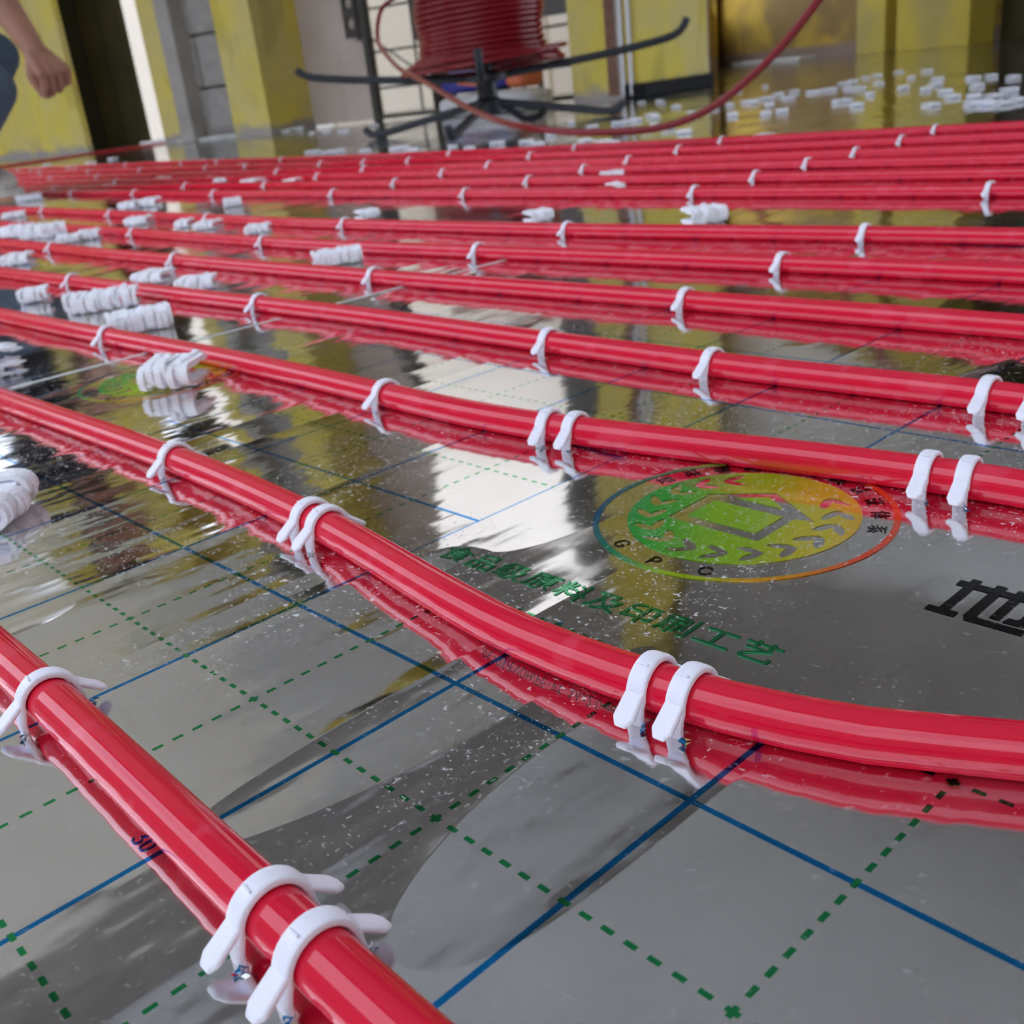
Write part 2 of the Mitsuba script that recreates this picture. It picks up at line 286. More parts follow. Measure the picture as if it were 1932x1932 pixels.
# ---------------------------------------------------------------- printing on the foil
GLYPHS = {
    '食': [[[(8,106),(11,109),(35,118),(62,133),(80,147),(99,170),(112,164),(110,157),(138,135),(172,118),(195,111),(186,98),(157,107),(157,47),(165,49),(173,43),(174,40),(141,18),(176,-6),(164,-16),(139,2),(88,30),(96,39),(99,39),(129,25),(151,39),(152,43),(59,43),(58,4),(107,12),(107,-1),(42,-16),(37,-2),(43,5),(43,104),(41,105),(17,95)],[(61,116),(62,114),(94,114),(94,117),(86,130),(99,134),(112,114),(142,115),(118,132),(101,148),(80,129)],[(58,56),(141,55),(142,72),(59,73)],[(58,86),(141,85),(142,100),(140,102),(59,102)]]],
    '品': [[[(110,-16),(110,71),(185,71),(185,-15),(170,-15),(169,-6),(125,-6),(124,-16)],[(124,10),(170,9),(170,57),(124,57)]],[[(46,160),(156,160),(156,93),(46,93)],[(61,108),(139,107),(140,145),(62,146),(60,144)]],[[(17,71),(88,71),(88,-15),(73,-15),(72,-6),(32,-6),(31,-16),(17,-16)],[(31,10),(73,9),(73,57),(31,57)]]],
    '级': [[[(66,-7),(79,12),(90,40),(100,96),(102,140),(80,141),(80,155),(168,155),(153,101),(177,101),(184,98),(185,94),(174,59),(155,26),(170,10),(193,-5),(182,-16),(167,-7),(145,13),(121,-8),(104,-17),(94,-5),(116,7),(135,25),(111,67),(102,28),(87,-6),(80,-16),(77,-16)],[(115,99),(127,67),(139,45),(146,39),(159,61),(167,83),(166,87),(134,87),(149,141),(117,141)]],[[(9,11),(66,32),(77,35),(79,27),(78,21),(19,-2),(12,-4)]],[[(7,99),(13,103),(26,124),(46,168),(59,163),(60,160),(50,139),(28,102),(53,104),(66,126),(77,120),(78,117),(71,105),(40,61),(43,60),(76,69),(77,57),(22,40),(12,35),(8,49),(21,59),(43,89),(39,90),(11,85)]]],
    '原': [[[(7,-4),(17,18),(24,51),(26,74),(26,157),(189,157),(189,143),(108,142),(109,140),(123,138),(116,125),(117,123),(173,123),(173,49),(123,49),(123,-4),(118,-13),(108,-16),(84,-16),(79,-4),(106,-3),(108,-1),(108,49),(59,49),(59,123),(98,123),(106,142),(41,143),(41,79),(35,28),(27,1),(21,-11),(17,-11)],[(74,62),(157,61),(158,79),(156,81),(75,81)],[(74,93),(157,92),(158,110),(75,111)]],[[(140,32),(152,39),(182,7),(187,1),(187,-2),(175,-9)]],[[(40,1),(61,21),(74,39),(88,35),(71,11),(53,-8)]]],
    '料': [[[(88,41),(153,53),(153,168),(167,168),(167,56),(191,59),(193,49),(193,45),(167,39),(167,-16),(153,-16),(152,38),(90,27)]],[[(104,143),(104,146),(110,154),(112,154),(136,137),(143,129),(134,118),(121,132)]],[[(93,93),(101,104),(128,87),(133,82),(133,79),(126,69),(113,81)]],[[(62,112),(68,127),(75,156),(87,154),(88,150),(73,109),(69,108)]],[[(7,26),(22,49),(37,85),(36,87),(9,87),(9,101),(42,102),(42,168),(56,168),(56,102),(88,101),(88,87),(57,87),(56,84),(86,44),(79,35),(75,33),(60,61),(56,62),(56,-16),(42,-16),(42,61),(39,60),(33,43),(15,10),(13,10),(7,22)]],[[(11,153),(21,156),(23,154),(33,118),(33,111),(31,110),(21,109),(19,126)]]],
    '及': [[[(7,-1),(26,20),(40,46),(48,70),(53,104),(53,142),(18,143),(18,158),(142,158),(131,109),(172,110),(182,105),(174,79),(163,56),(153,41),(137,24),(160,10),(191,0),(192,-2),(183,-15),(155,-6),(123,12),(95,-5),(64,-16),(56,-2),(82,6),(111,23),(84,57),(68,88),(57,44),(40,11),(19,-13),(17,-13)],[(70,131),(76,108),(89,78),(107,50),(116,40),(125,34),(148,62),(160,86),(162,94),(111,95),(122,143),(70,143)]]],
    '印': [[[(107,-16),(107,154),(183,154),(183,29),(181,22),(177,18),(168,15),(143,14),(137,29),(165,30),(168,33),(168,138),(123,139),(122,-16)]],[[(12,23),(19,28),(21,36),(21,145),(45,151),(80,164),(90,154),(90,151),(36,134),(36,99),(91,98),(91,83),(36,83),(36,30),(38,29),(90,42),(91,28),(31,12),(20,7),(18,7)]]],
    '刷': [[[(139,-1),(167,-1),(169,1),(169,164),(184,165),(183,-7),(179,-12),(172,-15),(143,-16)]],[[(129,147),(144,147),(143,34),(129,35)]],[[(6,-5),(14,16),(20,49),(21,157),(115,157),(115,104),(82,103),(83,84),(116,83),(116,20),(114,12),(108,8),(90,7),(86,19),(101,19),(103,21),(103,70),(83,71),(82,-16),(69,-16),(69,70),(51,71),(50,6),(38,6),(38,83),(68,84),(69,103),(36,104),(33,44),(27,11),(18,-12)],[(36,143),(36,118),(101,119),(100,143)]]],
    '工': [[[(10,-1),(10,14),(91,15),(91,130),(21,131),(21,146),(180,146),(180,131),(108,130),(108,15),(190,14),(190,-1)]]],
    '艺': [[[(31,99),(150,99),(159,93),(159,91),(75,40),(53,22),(49,12),(52,7),(66,3),(157,3),(164,5),(168,9),(172,33),(174,33),(186,29),(184,10),(179,-3),(175,-7),(164,-11),(61,-11),(50,-9),(42,-5),(34,6),(34,17),(39,27),(65,50),(116,84),(31,85)]],[[(11,133),(11,147),(58,147),(58,168),(73,168),(74,147),(126,147),(127,168),(142,168),(143,147),(186,147),(186,133),(142,133),(142,114),(127,114),(127,131),(125,133),(74,133),(73,114),(58,114),(58,131),(56,133)]]],
    '地': [[[(64,86),(86,96),(86,150),(100,150),(100,103),(103,102),(127,113),(127,168),(141,168),(141,119),(165,128),(173,134),(184,131),(182,50),(179,43),(173,39),(152,37),(149,50),(164,50),(168,55),(168,114),(141,102),(141,28),(127,28),(127,95),(102,86),(100,84),(101,7),(107,2),(169,2),(174,4),(177,10),(179,30),(181,30),(187,26),(193,25),(190,4),(185,-6),(172,-12),(105,-12),(93,-8),(89,-4),(86,5),(86,77),(83,78),(70,72)]],[[(7,31),(34,42),(34,105),(8,106),(8,120),(34,120),(34,166),(48,166),(48,121),(72,120),(72,106),(48,105),(48,49),(50,48),(71,57),(74,43),(15,16),(12,16)]]],
    '采': [[[(7,4),(48,28),(78,59),(12,60),(12,75),(92,76),(92,93),(95,94),(89,118),(83,130),(85,134),(97,137),(106,116),(110,100),(96,94),(107,93),(108,75),(188,75),(188,60),(121,59),(134,43),(152,28),(171,16),(193,5),(183,-8),(172,-4),(144,15),(108,50),(107,-16),(92,-16),(91,49),(61,19),(19,-9)]],[[(18,153),(94,157),(161,166),(166,166),(177,154),(176,152),(133,146),(35,139),(22,139)]],[[(131,88),(145,110),(160,139),(175,133),(160,106),(143,83)]],[[(29,125),(39,130),(43,129),(58,104),(61,96),(60,92),(47,88),(45,96)]]],
    '暖': [[[(53,-6),(72,10),(80,22),(90,43),(97,69),(96,73),(70,73),(70,86),(98,86),(100,88),(100,102),(76,102),(76,114),(91,115),(82,140),(94,143),(104,119),(99,117),(99,114),(147,114),(166,148),(180,144),(164,115),(186,114),(186,102),(117,102),(115,100),(114,87),(190,86),(190,73),(113,73),(110,60),(171,59),(176,56),(169,36),(151,11),(167,3),(194,-4),(185,-17),(157,-9),(138,1),(114,-11),(94,-17),(86,-5),(105,0),(125,10),(103,35),(88,7),(70,-12),(62,-16)],[(113,45),(119,35),(138,19),(151,32),(158,46),(114,47)]],[[(73,157),(127,160),(174,167),(182,155),(130,148),(136,119),(123,117),(118,144),(127,145),(128,148),(77,145)]],[[(15,153),(67,153),(67,23),(30,23),(28,21),(28,7),(15,7)],[(28,37),(53,37),(52,82),(28,81)],[(29,96),(53,96),(52,140),(30,140),(28,138)]]],
    '绝': [[[(7,99),(13,103),(27,125),(39,148),(47,169),(59,165),(62,162),(46,130),(29,104),(30,102),(54,105),(66,125),(79,119),(78,115),(81,115),(99,142),(112,170),(126,167),(119,151),(120,148),(159,149),(165,145),(167,141),(150,113),(180,112),(180,48),(103,48),(102,8),(106,2),(114,0),(170,1),(176,8),(178,26),(180,26),(191,21),(190,6),(186,-5),(181,-10),(172,-13),(107,-13),(96,-10),(91,-5),(88,5),(88,98),(82,99),(73,107),(36,57),(79,64),(79,51),(32,42),(12,36),(8,49),(23,61),(43,89),(37,90),(11,85)],[(141,62),(166,62),(165,99),(141,98)],[(98,114),(99,112),(133,112),(146,134),(112,135)],[(102,62),(128,62),(127,99),(102,98)]],[[(8,10),(77,26),(80,26),(81,23),(81,13),(13,-4),(10,-4)]]],
    '热': [[[(9,86),(43,96),(43,125),(13,126),(13,140),(42,140),(43,168),(57,168),(57,140),(81,140),(81,126),(57,125),(57,101),(62,100),(81,105),(83,92),(57,84),(57,44),(53,37),(44,34),(24,34),(20,47),(41,47),(43,49),(43,79),(40,80),(13,72)]],[[(85,92),(91,101),(105,93),(109,93),(112,116),(111,126),(86,126),(86,139),(112,139),(113,168),(127,169),(128,139),(168,139),(167,74),(169,56),(171,49),(177,45),(181,50),(183,67),(194,62),(193,47),(189,37),(181,32),(172,32),(164,36),(158,46),(154,66),(152,126),(126,125),(125,103),(121,84),(148,65),(141,53),(117,69),(107,52),(95,40),(83,33),(74,44),(94,59),(104,77),(86,89)]],[[(168,1),(152,24),(165,29),(185,2),(191,-11),(177,-17)]],[[(110,23),(125,24),(137,-12),(122,-15)]],[[(69,22),(83,23),(87,-13),(73,-15)]],[[(9,-11),(26,11),(35,28),(48,24),(39,5),(23,-17)]]],
    '材': [[[(84,27),(120,62),(139,89),(149,110),(95,111),(95,125),(154,125),(155,168),(171,168),(171,126),(192,125),(192,111),(171,110),(171,-3),(168,-10),(164,-13),(152,-16),(126,-16),(121,-3),(121,-1),(152,-1),(155,2),(154,85),(127,47),(101,20),(94,16)]],[[(5,34),(22,59),(33,81),(43,109),(42,111),(12,111),(12,126),(45,126),(45,168),(60,168),(60,127),(88,126),(88,111),(61,111),(60,107),(93,69),(83,55),(67,80),(63,85),(60,85),(60,-16),(45,-16),(45,74),(42,73),(27,39),(15,21),(12,22)]]],
    '认': [[[(75,-7),(96,14),(113,48),(120,77),(123,102),(124,168),(140,168),(138,104),(147,63),(156,40),(168,19),(193,-6),(182,-16),(162,2),(143,34),(133,61),(123,31),(106,2),(87,-16)]],[[(9,91),(9,105),(58,105),(58,25),(61,25),(81,39),(83,39),(87,27),(41,-8),(32,3),(40,10),(43,19),(43,90)]],[[(29,154),(37,164),(40,164),(69,136),(60,126),(57,126)]]],
    '证': [[[(70,-8),(70,6),(88,7),(88,103),(102,103),(102,7),(129,7),(129,138),(77,139),(77,153),(188,153),(188,139),(145,138),(145,87),(184,86),(184,72),(145,71),(145,7),(192,6),(192,-8)]],[[(10,91),(10,105),(53,105),(53,25),(55,24),(71,37),(74,36),(78,27),(75,21),(37,-10),(35,-10),(27,0),(36,10),(38,17),(38,90)]],[[(21,155),(31,163),(59,138),(61,132),(53,124),(50,124)]]],
    '体': [[[(52,27),(70,45),(83,63),(97,89),(106,113),(60,114),(60,128),(115,128),(116,168),(131,168),(132,128),(191,128),(191,114),(141,113),(149,92),(163,65),(179,43),(194,29),(184,17),(174,25),(159,45),(132,97),(131,36),(163,35),(163,21),(131,21),(131,-15),(116,-15),(116,21),(83,21),(83,35),(116,36),(115,97),(113,96),(95,57),(75,28),(63,16)]],[[(6,87),(21,106),(34,129),(50,168),(64,164),(56,141),(46,121),(46,-16),(32,-16),(32,92),(28,91),(15,73)]]],
    '系': [[[(128,39),(138,46),(141,45),(173,19),(187,4),(176,-4),(173,-4),(152,18),(130,35)]],[[(21,63),(32,66),(59,79),(84,95),(52,94),(37,91),(33,105),(53,116),(77,140),(25,138),(22,151),(102,157),(158,167),(161,167),(171,155),(147,149),(102,144),(83,125),(63,109),(64,107),(77,107),(108,109),(138,132),(141,132),(151,122),(112,95),(69,71),(68,69),(143,72),(146,74),(145,77),(133,90),(145,95),(173,67),(185,51),(173,43),(159,61),(110,58),(109,56),(109,-4),(105,-10),(90,-14),(70,-14),(64,0),(86,0),(94,3),(94,56),(57,54),(26,49)]],[[(15,5),(15,7),(38,23),(57,45),(72,40),(68,33),(49,13),(28,-4)]]],
}

def glyph(ch):
    ps = [Polygon(r[0], r[1:]).buffer(0) for r in GLYPHS[ch]]
    return affinity.scale(unary_union(ps), 1 / 200, 1 / 200, origin=(0, 0))
def lay(g, x, y, h, rot=0.0, w=None):
    return affinity.translate(affinity.rotate(affinity.scale(g, (w or h), h, origin=(0, 0)), rot, origin=(0, 0)), x, y)
word = [lay(glyph(ch), -0.1885 + i * 0.0167, 0.0648 + i * 0.0007, 0.0142, 1.5, 0.0160) for i, ch in enumerate('食品级原料及印刷工艺')]
part(floor, 'printed_lettering', flat(unary_union(word).buffer(0.00018)), 'mat_ink_green', label='green printed lettering on the foil')
def rect(a, b, c, d): return sbox(a, b, c, d)
di = unary_union([rect(.09, .05, .21, 1.0), rect(-.04, .0, .33, .12), rect(-.02, .76, 1.12, .90), rect(.40, .12, .53, 1.0), rect(.44, .0, 1.12, .12),
                  Polygon([(.40, .14), (.40, .08), (.48, 0), (.56, 0), (.56, .14)]), rect(.66, .20, .78, 1.0), rect(.96, .24, 1.10, .9),
                  Polygon([(.82, .18), (1.04, .18), (1.10, .24), (1.10, .33), (.96, .33), (.93, .30), (.85, .30)])])
part(floor, 'printed_character', flat(affinity.translate(affinity.scale(di, .029, .030, origin=(0, 0)), 0.0, 0.1345)), 'mat_ink_black', label='large black printed character')
def leaf(cx, cy, a, L, w):
    th = np.linspace(0, np.pi, 9); up = np.c_[-L / 2 * np.cos(th), w * np.sin(th) ** 1.3]
    p = Polygon(np.vstack([up, up[1:-1][::-1] * [1, -1]])); return affinity.translate(affinity.rotate(p, a, origin=(0, 0)), cx, cy)
def emblem_at(cx, cy):
    R1, R0, r = 0.0660, 0.0632, 0.0505
    ring = Point(0, 0).buffer(R1, 48).difference(Point(0, 0).buffer(R0, 48))
    cut = [Polygon([(-.026, -.020), (.022, -.020), (.022, .007), (.031, .009), (-.001, .028), (-.028, .011), (-.026, .009)])]
    keep = [rect(-.0195, -.0135, .0165, .0068), Polygon([(-.013, .0140), (.012, .0140), (-.001, .0225)])]
    body = unary_union(cut).difference(unary_union(keep))
    lv = []
    for k in range(15):
        a = math.radians(130 + k * 20.0)
        for s_, rr in ((26, .0435), (-26, .0375)):
            lv.append(leaf(rr * math.cos(a), rr * math.sin(a), math.degrees(a) - 90 + s_ * 1.3, .0125, .0023))
    disc = Point(0, 0).buffer(r, 48).difference(unary_union([body] + lv))
    txt = []
    word = '地采暖绝热材料认证体系'
    for i, ch in enumerate(word):
        a = math.radians(164.5 - i * 14.8); g = affinity.translate(glyph(ch), -.5, -.38)
        txt.append(lay(g, .0578 * math.cos(a), .0578 * math.sin(a), .0088, math.degrees(a) - 90))
    tr = [affinity.translate(x, cx, cy) for x in (ring, disc, unary_union(txt))]
    part(floor, 'printed_ring', flat(tr[0]), 'mat_emblem_ring', label='blue to green to red ring of the printed emblem')
    part(floor, 'printed_disc', flat(tr[1]), 'mat_emblem_disc', label='green to orange disc with wreath and house outline')
    part(floor, 'emblem_characters', flat(tr[2]), 'mat_ink_black', label='small black characters around the emblem')
    lt = []
    for ch, a in (('G', 245), ('P', 268), ('C', 291)):
        m = meshkit.text_mesh(ch, 0.0068, 0.00012); m.apply_translation((-m.bounds.mean(0)[0], -0.0034, 0))
        t_ = math.radians(a); m.apply_transform(trimesh.transformations.rotation_matrix(t_ + math.pi / 2, (0, 0, 1)))
        m.apply_translation((cx + .0578 * math.cos(t_), cy + .0578 * math.sin(t_), .0002)); lt.append(m)
    part(floor, 'emblem_letters', cat(*lt), 'mat_ink_black', label='black letters G P C under the emblem')
emblem_at(-0.103, 0.170)
emblem_at(-0.645, 0.158)
m = meshkit.text_mesh('30', 0.0052, 0.00012); m.apply_translation((-0.1125, -0.1125, .0002)); part(floor, 'printed_number', m, 'mat_ink_blue')
for y0, y1 in ((0.075, 0.33), (0.36, 0.66)): part(floor, 'seam', cbox(-0.7535, y0, -0.001, -0.7475, y1, 0.0004, .0002), 'mat_edge', label='pale taped seam between foil sheets')

PIPES = [
    [(-8.2,-0.1),(-3.0,-0.101),(-0.214,-0.101),(-0.034,-0.104),(0.3,-0.106),(2.8,-0.11)],
    [(-8.2,0.046),(-1.5,0.046),(-0.678,0.046),(-0.464,0.051),(-0.33,0.05),(-0.277,0.047),(-0.211,0.041),(-0.133,0.03),(-0.088,0.0265),(-0.05,0.028),(-0.004,0.035),(0.025,0.044),(0.061,0.063),(0.1,0.08),(0.16,0.096),(0.3,0.106),(1.2,0.11),(2.8,0.11)],
    [(-8.2,0.18),(-1.9,0.183),(-1.108,0.187),(-0.857,0.192),(-0.6,0.199),(-0.4,0.196),(-0.282,0.197),(-0.202,0.208),(-0.062,0.233),(-0.01,0.238),(0.05,0.2405),(0.12,0.246),(0.4,0.262),(1.2,0.27),(2.8,0.27)],
    [(-8.2,0.3),(-1.533,0.329),(-0.9,0.34),(-0.623,0.347),(-0.438,0.344),(-0.253,0.343),(-0.058,0.352),(0.3,0.355),(2.8,0.36)],
    [(-8.2,0.5),(-2.037,0.498),(-1.4,0.482),(-0.905,0.482),(-0.381,0.492),(-0.118,0.495),(2.8,0.5)],
    [(-8.2,0.7),(-2.109,0.655),(-1.4,0.628),(-1.114,0.622),(-0.498,0.643),(-0.183,0.651),(2.8,0.66)],
    [(-8.2,0.93),(-3.127,0.864),(-1.843,0.804),(-1.35,0.778),(-0.8,0.78),(-0.52,0.793),(-0.248,0.805),(2.8,0.83)],
    [(-8.2,1.25),(-3.411,1.177),(-2.087,1.116),(-0.728,1.094),(-0.368,1.094),(2.8,1.1)],
    [(-8.2,1.44),(-2.359,1.279),(-0.837,1.252),(-0.432,1.248),(2.8,1.25)],
    [(-8.2,1.62),(-2.7,1.44),(-0.942,1.409),(-0.494,1.397),(2.8,1.4)],
    [(-8.2,1.8),(-4.3,1.66),(-1.8,1.56),(-0.554,1.545),(2.8,1.55)],
    [(-8.2,2.0),(-5.1,1.92),(-2.4,1.76),(-0.63,1.725),(2.8,1.72)],
    [(-8.2,2.28),(-5.2,2.2),(-2.4,1.935),(-1.287,1.912),(-0.713,1.925),(2.8,1.93)],
    [(-8.3,2.3),(-8.55,2.75),(-8.72,3.09),(-8.9,3.38),(-9.12,3.85),(-9.25,4.25),(-9.5,4.62),(-9.75,4.86)],
]
CLIPS = [
    [-0.025, -0.046, -0.198],
    [-0.023, -0.037, -0.241, -0.256, -0.407],
    [-0.033, -0.05, -0.234, -0.252, -0.397, -0.827],
    [-0.051, -0.076, -0.247, -0.394, -0.805, -1.262],
    [-0.384, -0.8, -1.267, -1.748],
    [-0.395, -0.795, -1.266, -1.752],
    [-0.4, -0.794, -1.277, -1.766, -2.277, -2.753],
    [-0.407, -0.837, -1.356, -1.794, -2.342, -2.862, -3.378],
    [-0.841, -1.356, -1.785, -2.353, -2.817, -3.875],
    [-0.846, -1.359, -1.809, -2.342, -3.692],
    [-0.839, -1.359, -1.8, -2.325, -2.804, -4.321, -4.889],
    [-0.851, -1.371, -1.847, -2.361, -2.592, -2.845, -3.374, -3.716, -4.398, -5.031, -5.723],
    [-0.884, -1.387, -1.857, -2.387, -3.48, -4.121, -4.541, -5.254, -5.96, -6.038, -6.096, -6.581, -6.714, -6.959],
    [],
]
STRIPS = {
    'near': [(-0.6,0.142,0.0401,0.0241),(-0.848,0.235,0.0595,0.0233),(-1.022,0.269,0.0766,0.0236),(-1.198,0.256,0.0363,0.0181),(-1.647,0.391,0.0466,0.0203),(-1.15,0.385,0.0469,0.0161),(-1.019,0.381,0.0448,0.0162),(-0.966,0.549,0.059,0.021),(-2.179,0.571,0.0655,0.0273),(-2.064,0.569,0.0472,0.0294),(-2.011,0.595,0.0467,0.0332),(-1.851,0.557,0.0369,0.0175),(-1.849,0.595,0.0412,0.0196),(-1.974,0.746,0.0482,0.015),(-1.747,0.734,0.0296,0.0138),(-1.647,0.728,0.0418,0.0133),(-2.763,0.774,0.0544,0.0122),(-1.436,0.711,0.0418,0.0122),(-1.991,0.977,0.0413,0.0207),(-2.408,0.924,0.0435,0.0205),(-2.384,0.966,0.0437,0.0231),(-3.429,1.053,0.0756,0.0235),(-1.337,0.867,0.0336,0.0115),(-0.933,0.871,0.0326,0.0178),(-0.653,0.88,0.0452,0.0232)],
    'mid': [(-3.482,1.312,0.0889,0.0178),(-3.423,1.485,0.1539,0.0163),(-3.054,1.465,0.0418,0.0151),(-2.865,1.429,0.0479,0.0176),(-2.609,1.375,0.0819,0.0253),(-2.372,1.361,0.0392,0.014),(-7.278,2.544,0.2168,0.035),(-6.377,2.467,0.1767,0.0379),(-6.662,2.727,0.1067,0.0467),(-3.518,1.853,0.043,0.0156),(-4.418,2.18,0.0475,0.0166),(-1.213,1.335,0.0442,0.0197),(-1.057,1.179,0.0158,0.0088)],
    'reel': [(-3.502,2.274,0.0936,0.0374),(-3.737,2.329,0.061,0.0218),(-3.229,2.227,0.0394,0.0276),(-3.053,2.25,0.0727,0.0191),(-2.835,2.144,0.0361,0.0144),(-5.758,3.884,0.0809,0.027),(-6.393,4.062,0.0438,0.0219),(-6.234,4.074,0.0539,0.018),(-6.167,4.433,0.0589,0.0184),(-2.661,2.177,0.028,0.021),(-2.5,2.227,0.0513,0.0308),(-2.46,2.073,0.0363,0.0132),(-3.823,4.217,0.0613,0.0279),(-4.011,4.238,0.0715,0.0229),(-3.721,4.397,0.0393,0.0224),(-3.614,4.412,0.0277,0.0222),(-2.497,2.827,0.0568,0.0189),(-2.539,2.727,0.0375,0.0188),(-2.974,3.072,0.0256,0.0192),(-2.523,2.933,0.0483,0.0174),(-2.631,3.167,0.045,0.0204),(-2.073,2.456,0.0391,0.0163),(-2.023,2.134,0.0333,0.0182),(-1.883,2.058,0.0461,0.0202),(-1.804,2.012,0.028,0.0112),(-2.345,2.209,0.0429,0.0198),(-2.192,2.115,0.0345,0.0125),(-2.464,2.44,0.0317,0.0141),(-3.417,4.179,0.0395,0.0263),(-2.952,3.714,0.0372,0.0418),(-2.508,3.033,0.0274,0.0235),(-2.397,3.117,0.0272,0.0195),(-1.983,2.46,0.032,0.0256),(-1.772,2.262,0.038,0.038),(-2.133,2.579,0.0236,0.0135),(-1.318,1.988,0.0366,0.0159)],
    'far': [(-2.472,3.334,0.0489,0.0204),(-3.027,4.177,0.0449,0.0249),(-2.489,3.473,0.0292,0.025),(-2.044,2.866,0.0349,0.0244),(-3.416,4.811,0.0424,0.0198),(-2.5,3.621,0.0555,0.0342),(-2.408,3.513,0.0331,0.0166),(-3.46,5.146,0.0265,0.0177),(-2.522,3.772,0.0613,0.0219),(-2.647,4.046,0.0464,0.0185),(-2.344,3.66,0.046,0.0293),(-2.664,4.2,0.0379,0.0285),(-2.439,3.986,0.0623,0.0178),(-2.167,3.259,0.0343,0.0153),(-1.869,2.796,0.0332,0.0166),(-1.864,2.879,0.0404,0.0152),(-2.421,4.084,0.054,0.027),(-1.832,3.143,0.021,0.0175),(-2.644,4.581,0.0595,0.0248),(-2.705,4.762,0.0511,0.023),(-2.221,3.987,0.043,0.0215),(-2.295,4.016,0.035,0.0175),(-2.837,5.115,0.038,0.0217),(-2.849,5.258,0.0442,0.0221),(-2.324,4.325,0.0366,0.0229),(-1.898,3.484,0.0301,0.0263),(-1.808,3.168,0.0456,0.021),(-1.616,2.904,0.0353,0.016),(-2.857,5.494,0.0454,0.0255),(-1.909,3.745,0.0354,0.0275),(-2.327,4.601,0.0332,0.0237),(-2.589,5.278,0.0481,0.0241),(-1.705,3.504,0.0364,0.0182),(-2.019,4.226,0.043,0.028),(-1.806,3.792,0.0389,0.0155),(-1.524,3.278,0.0472,0.0236),(-1.358,2.989,0.04,0.02),(-1.267,2.682,0.0396,0.0198),(-1.798,4.088,0.0406,0.0325),(-1.827,4.104,0.0286,0.0184),(-1.746,4.113,0.0404,0.0202),(-1.509,3.475,0.0348,0.0139),(-1.555,3.865,0.0338,0.0169),(-1.271,2.928,0.0387,0.0149),(-1.132,2.63,0.0324,0.0175),(-1.101,2.615,0.024,0.016),(-1.079,2.601,0.0238,0.0159),(-1.191,2.887,0.0377,0.0348),(-1.244,3.102,0.0429,0.0153),(-1.032,2.576,0.0389,0.0182),(-1.032,2.664,0.0265,0.0159)],
}

ORD = ['first', 'second', 'third', 'fourth', 'fifth', 'sixth', 'seventh', 'eighth', 'ninth', 'tenth', 'eleventh', 'twelfth', 'thirteenth', 'fourteenth', 'fifteenth', 'sixteenth', 'seventeenth']
RP = 0.008
PIPE_LABEL = ['red heating pipe nearest the viewer, crossing the bottom corner with a clip pair on it',
 'red heating pipe bending in a wide curve below the printed emblem, second from the viewer',
 'red heating pipe running over the upper rim of the printed emblem, third from the viewer',
 'red heating pipe clipped in a straight run, fourth from the viewer', 'red heating pipe clipped in a straight run, fifth from the viewer',
 'red heating pipe clipped in a straight run, sixth from the viewer', 'red heating pipe seventh from the viewer, just before the wide bare foil gap',
 'red heating pipe eighth from the viewer, first behind the wide bare foil gap', 'red heating pipe ninth from the viewer, in the dense far bundle',
 'red heating pipe tenth from the viewer, in the dense far bundle', 'red heating pipe eleventh from the viewer, in the dense far bundle',
 'red heating pipe twelfth from the viewer, second last of the far bundle', 'red heating pipe thirteenth from the viewer, farthest run in front of the reel',
 'dark red heating pipe bending along the pale pier into the dark doorway']
paths = []
for k, pts in enumerate(PIPES):
    near = k < 7
    q = spline([(x, y, RP) for x, y in pts], 0.02 if near else 0.06) if k in (1, 2, 13) else None
    if q is None:
        from scipy.interpolate import PchipInterpolator
        a = np.array(pts); f = PchipInterpolator(a[:, 0], a[:, 1]); xs = np.arange(a[0, 0], a[-1, 0], 0.02 if near else 0.06)
        q = np.c_[xs, f(xs), np.full(len(xs), RP)]
    t = thing('red_pipe', PIPE_LABEL[k], 'pipe', 'red heating pipes laid on the foil')
    paths.append(q)
    if k == 1:
        part(t, 'tube', tube(q, RP, 32), 'mat_pipe', True)
        # lettering stamped along the lower flank of the pipe, seen mirrored in the foil
        L = np.r_[0, np.cumsum(np.linalg.norm(np.diff(q, axis=0), axis=1))]
        i0 = np.argmin(abs(q[:, 0] + 0.112)); s0 = L[i0]
        m = meshkit.text_mesh('PE-RT/EVOH/PE-RT  16x2.0 mm  S4  000 m', 0.0034, 0.00004)
        m = m.subdivide_to_size(0.0012); V = np.array(m.vertices); V[:, 0] *= 0.88
        px = [np.interp(s0 + V[:, 0], L, q[:, c]) for c in range(2)]
        dx = [np.interp(s0 + V[:, 0] + .003, L, q[:, c]) - px[c] for c in range(2)]; n_ = np.hypot(*dx)
        ang = np.radians(-58) + V[:, 1] / RP; r_ = RP + 0.00002 + V[:, 2]
        W = np.c_[px[0] + dx[1] / n_ * r_ * np.cos(ang), px[1] - dx[0] / n_ * r_ * np.cos(ang), RP + r_ * np.sin(ang)]
        part(t, 'stamped_lettering', trimesh.Trimesh(W, m.faces, process=False), 'mat_pipe_text', label='dark lettering stamped along the lower flank')
    else:
        put(t, mikit.ply(tube(q, RP, 28 if near else 14), 'mat_pipe', True))

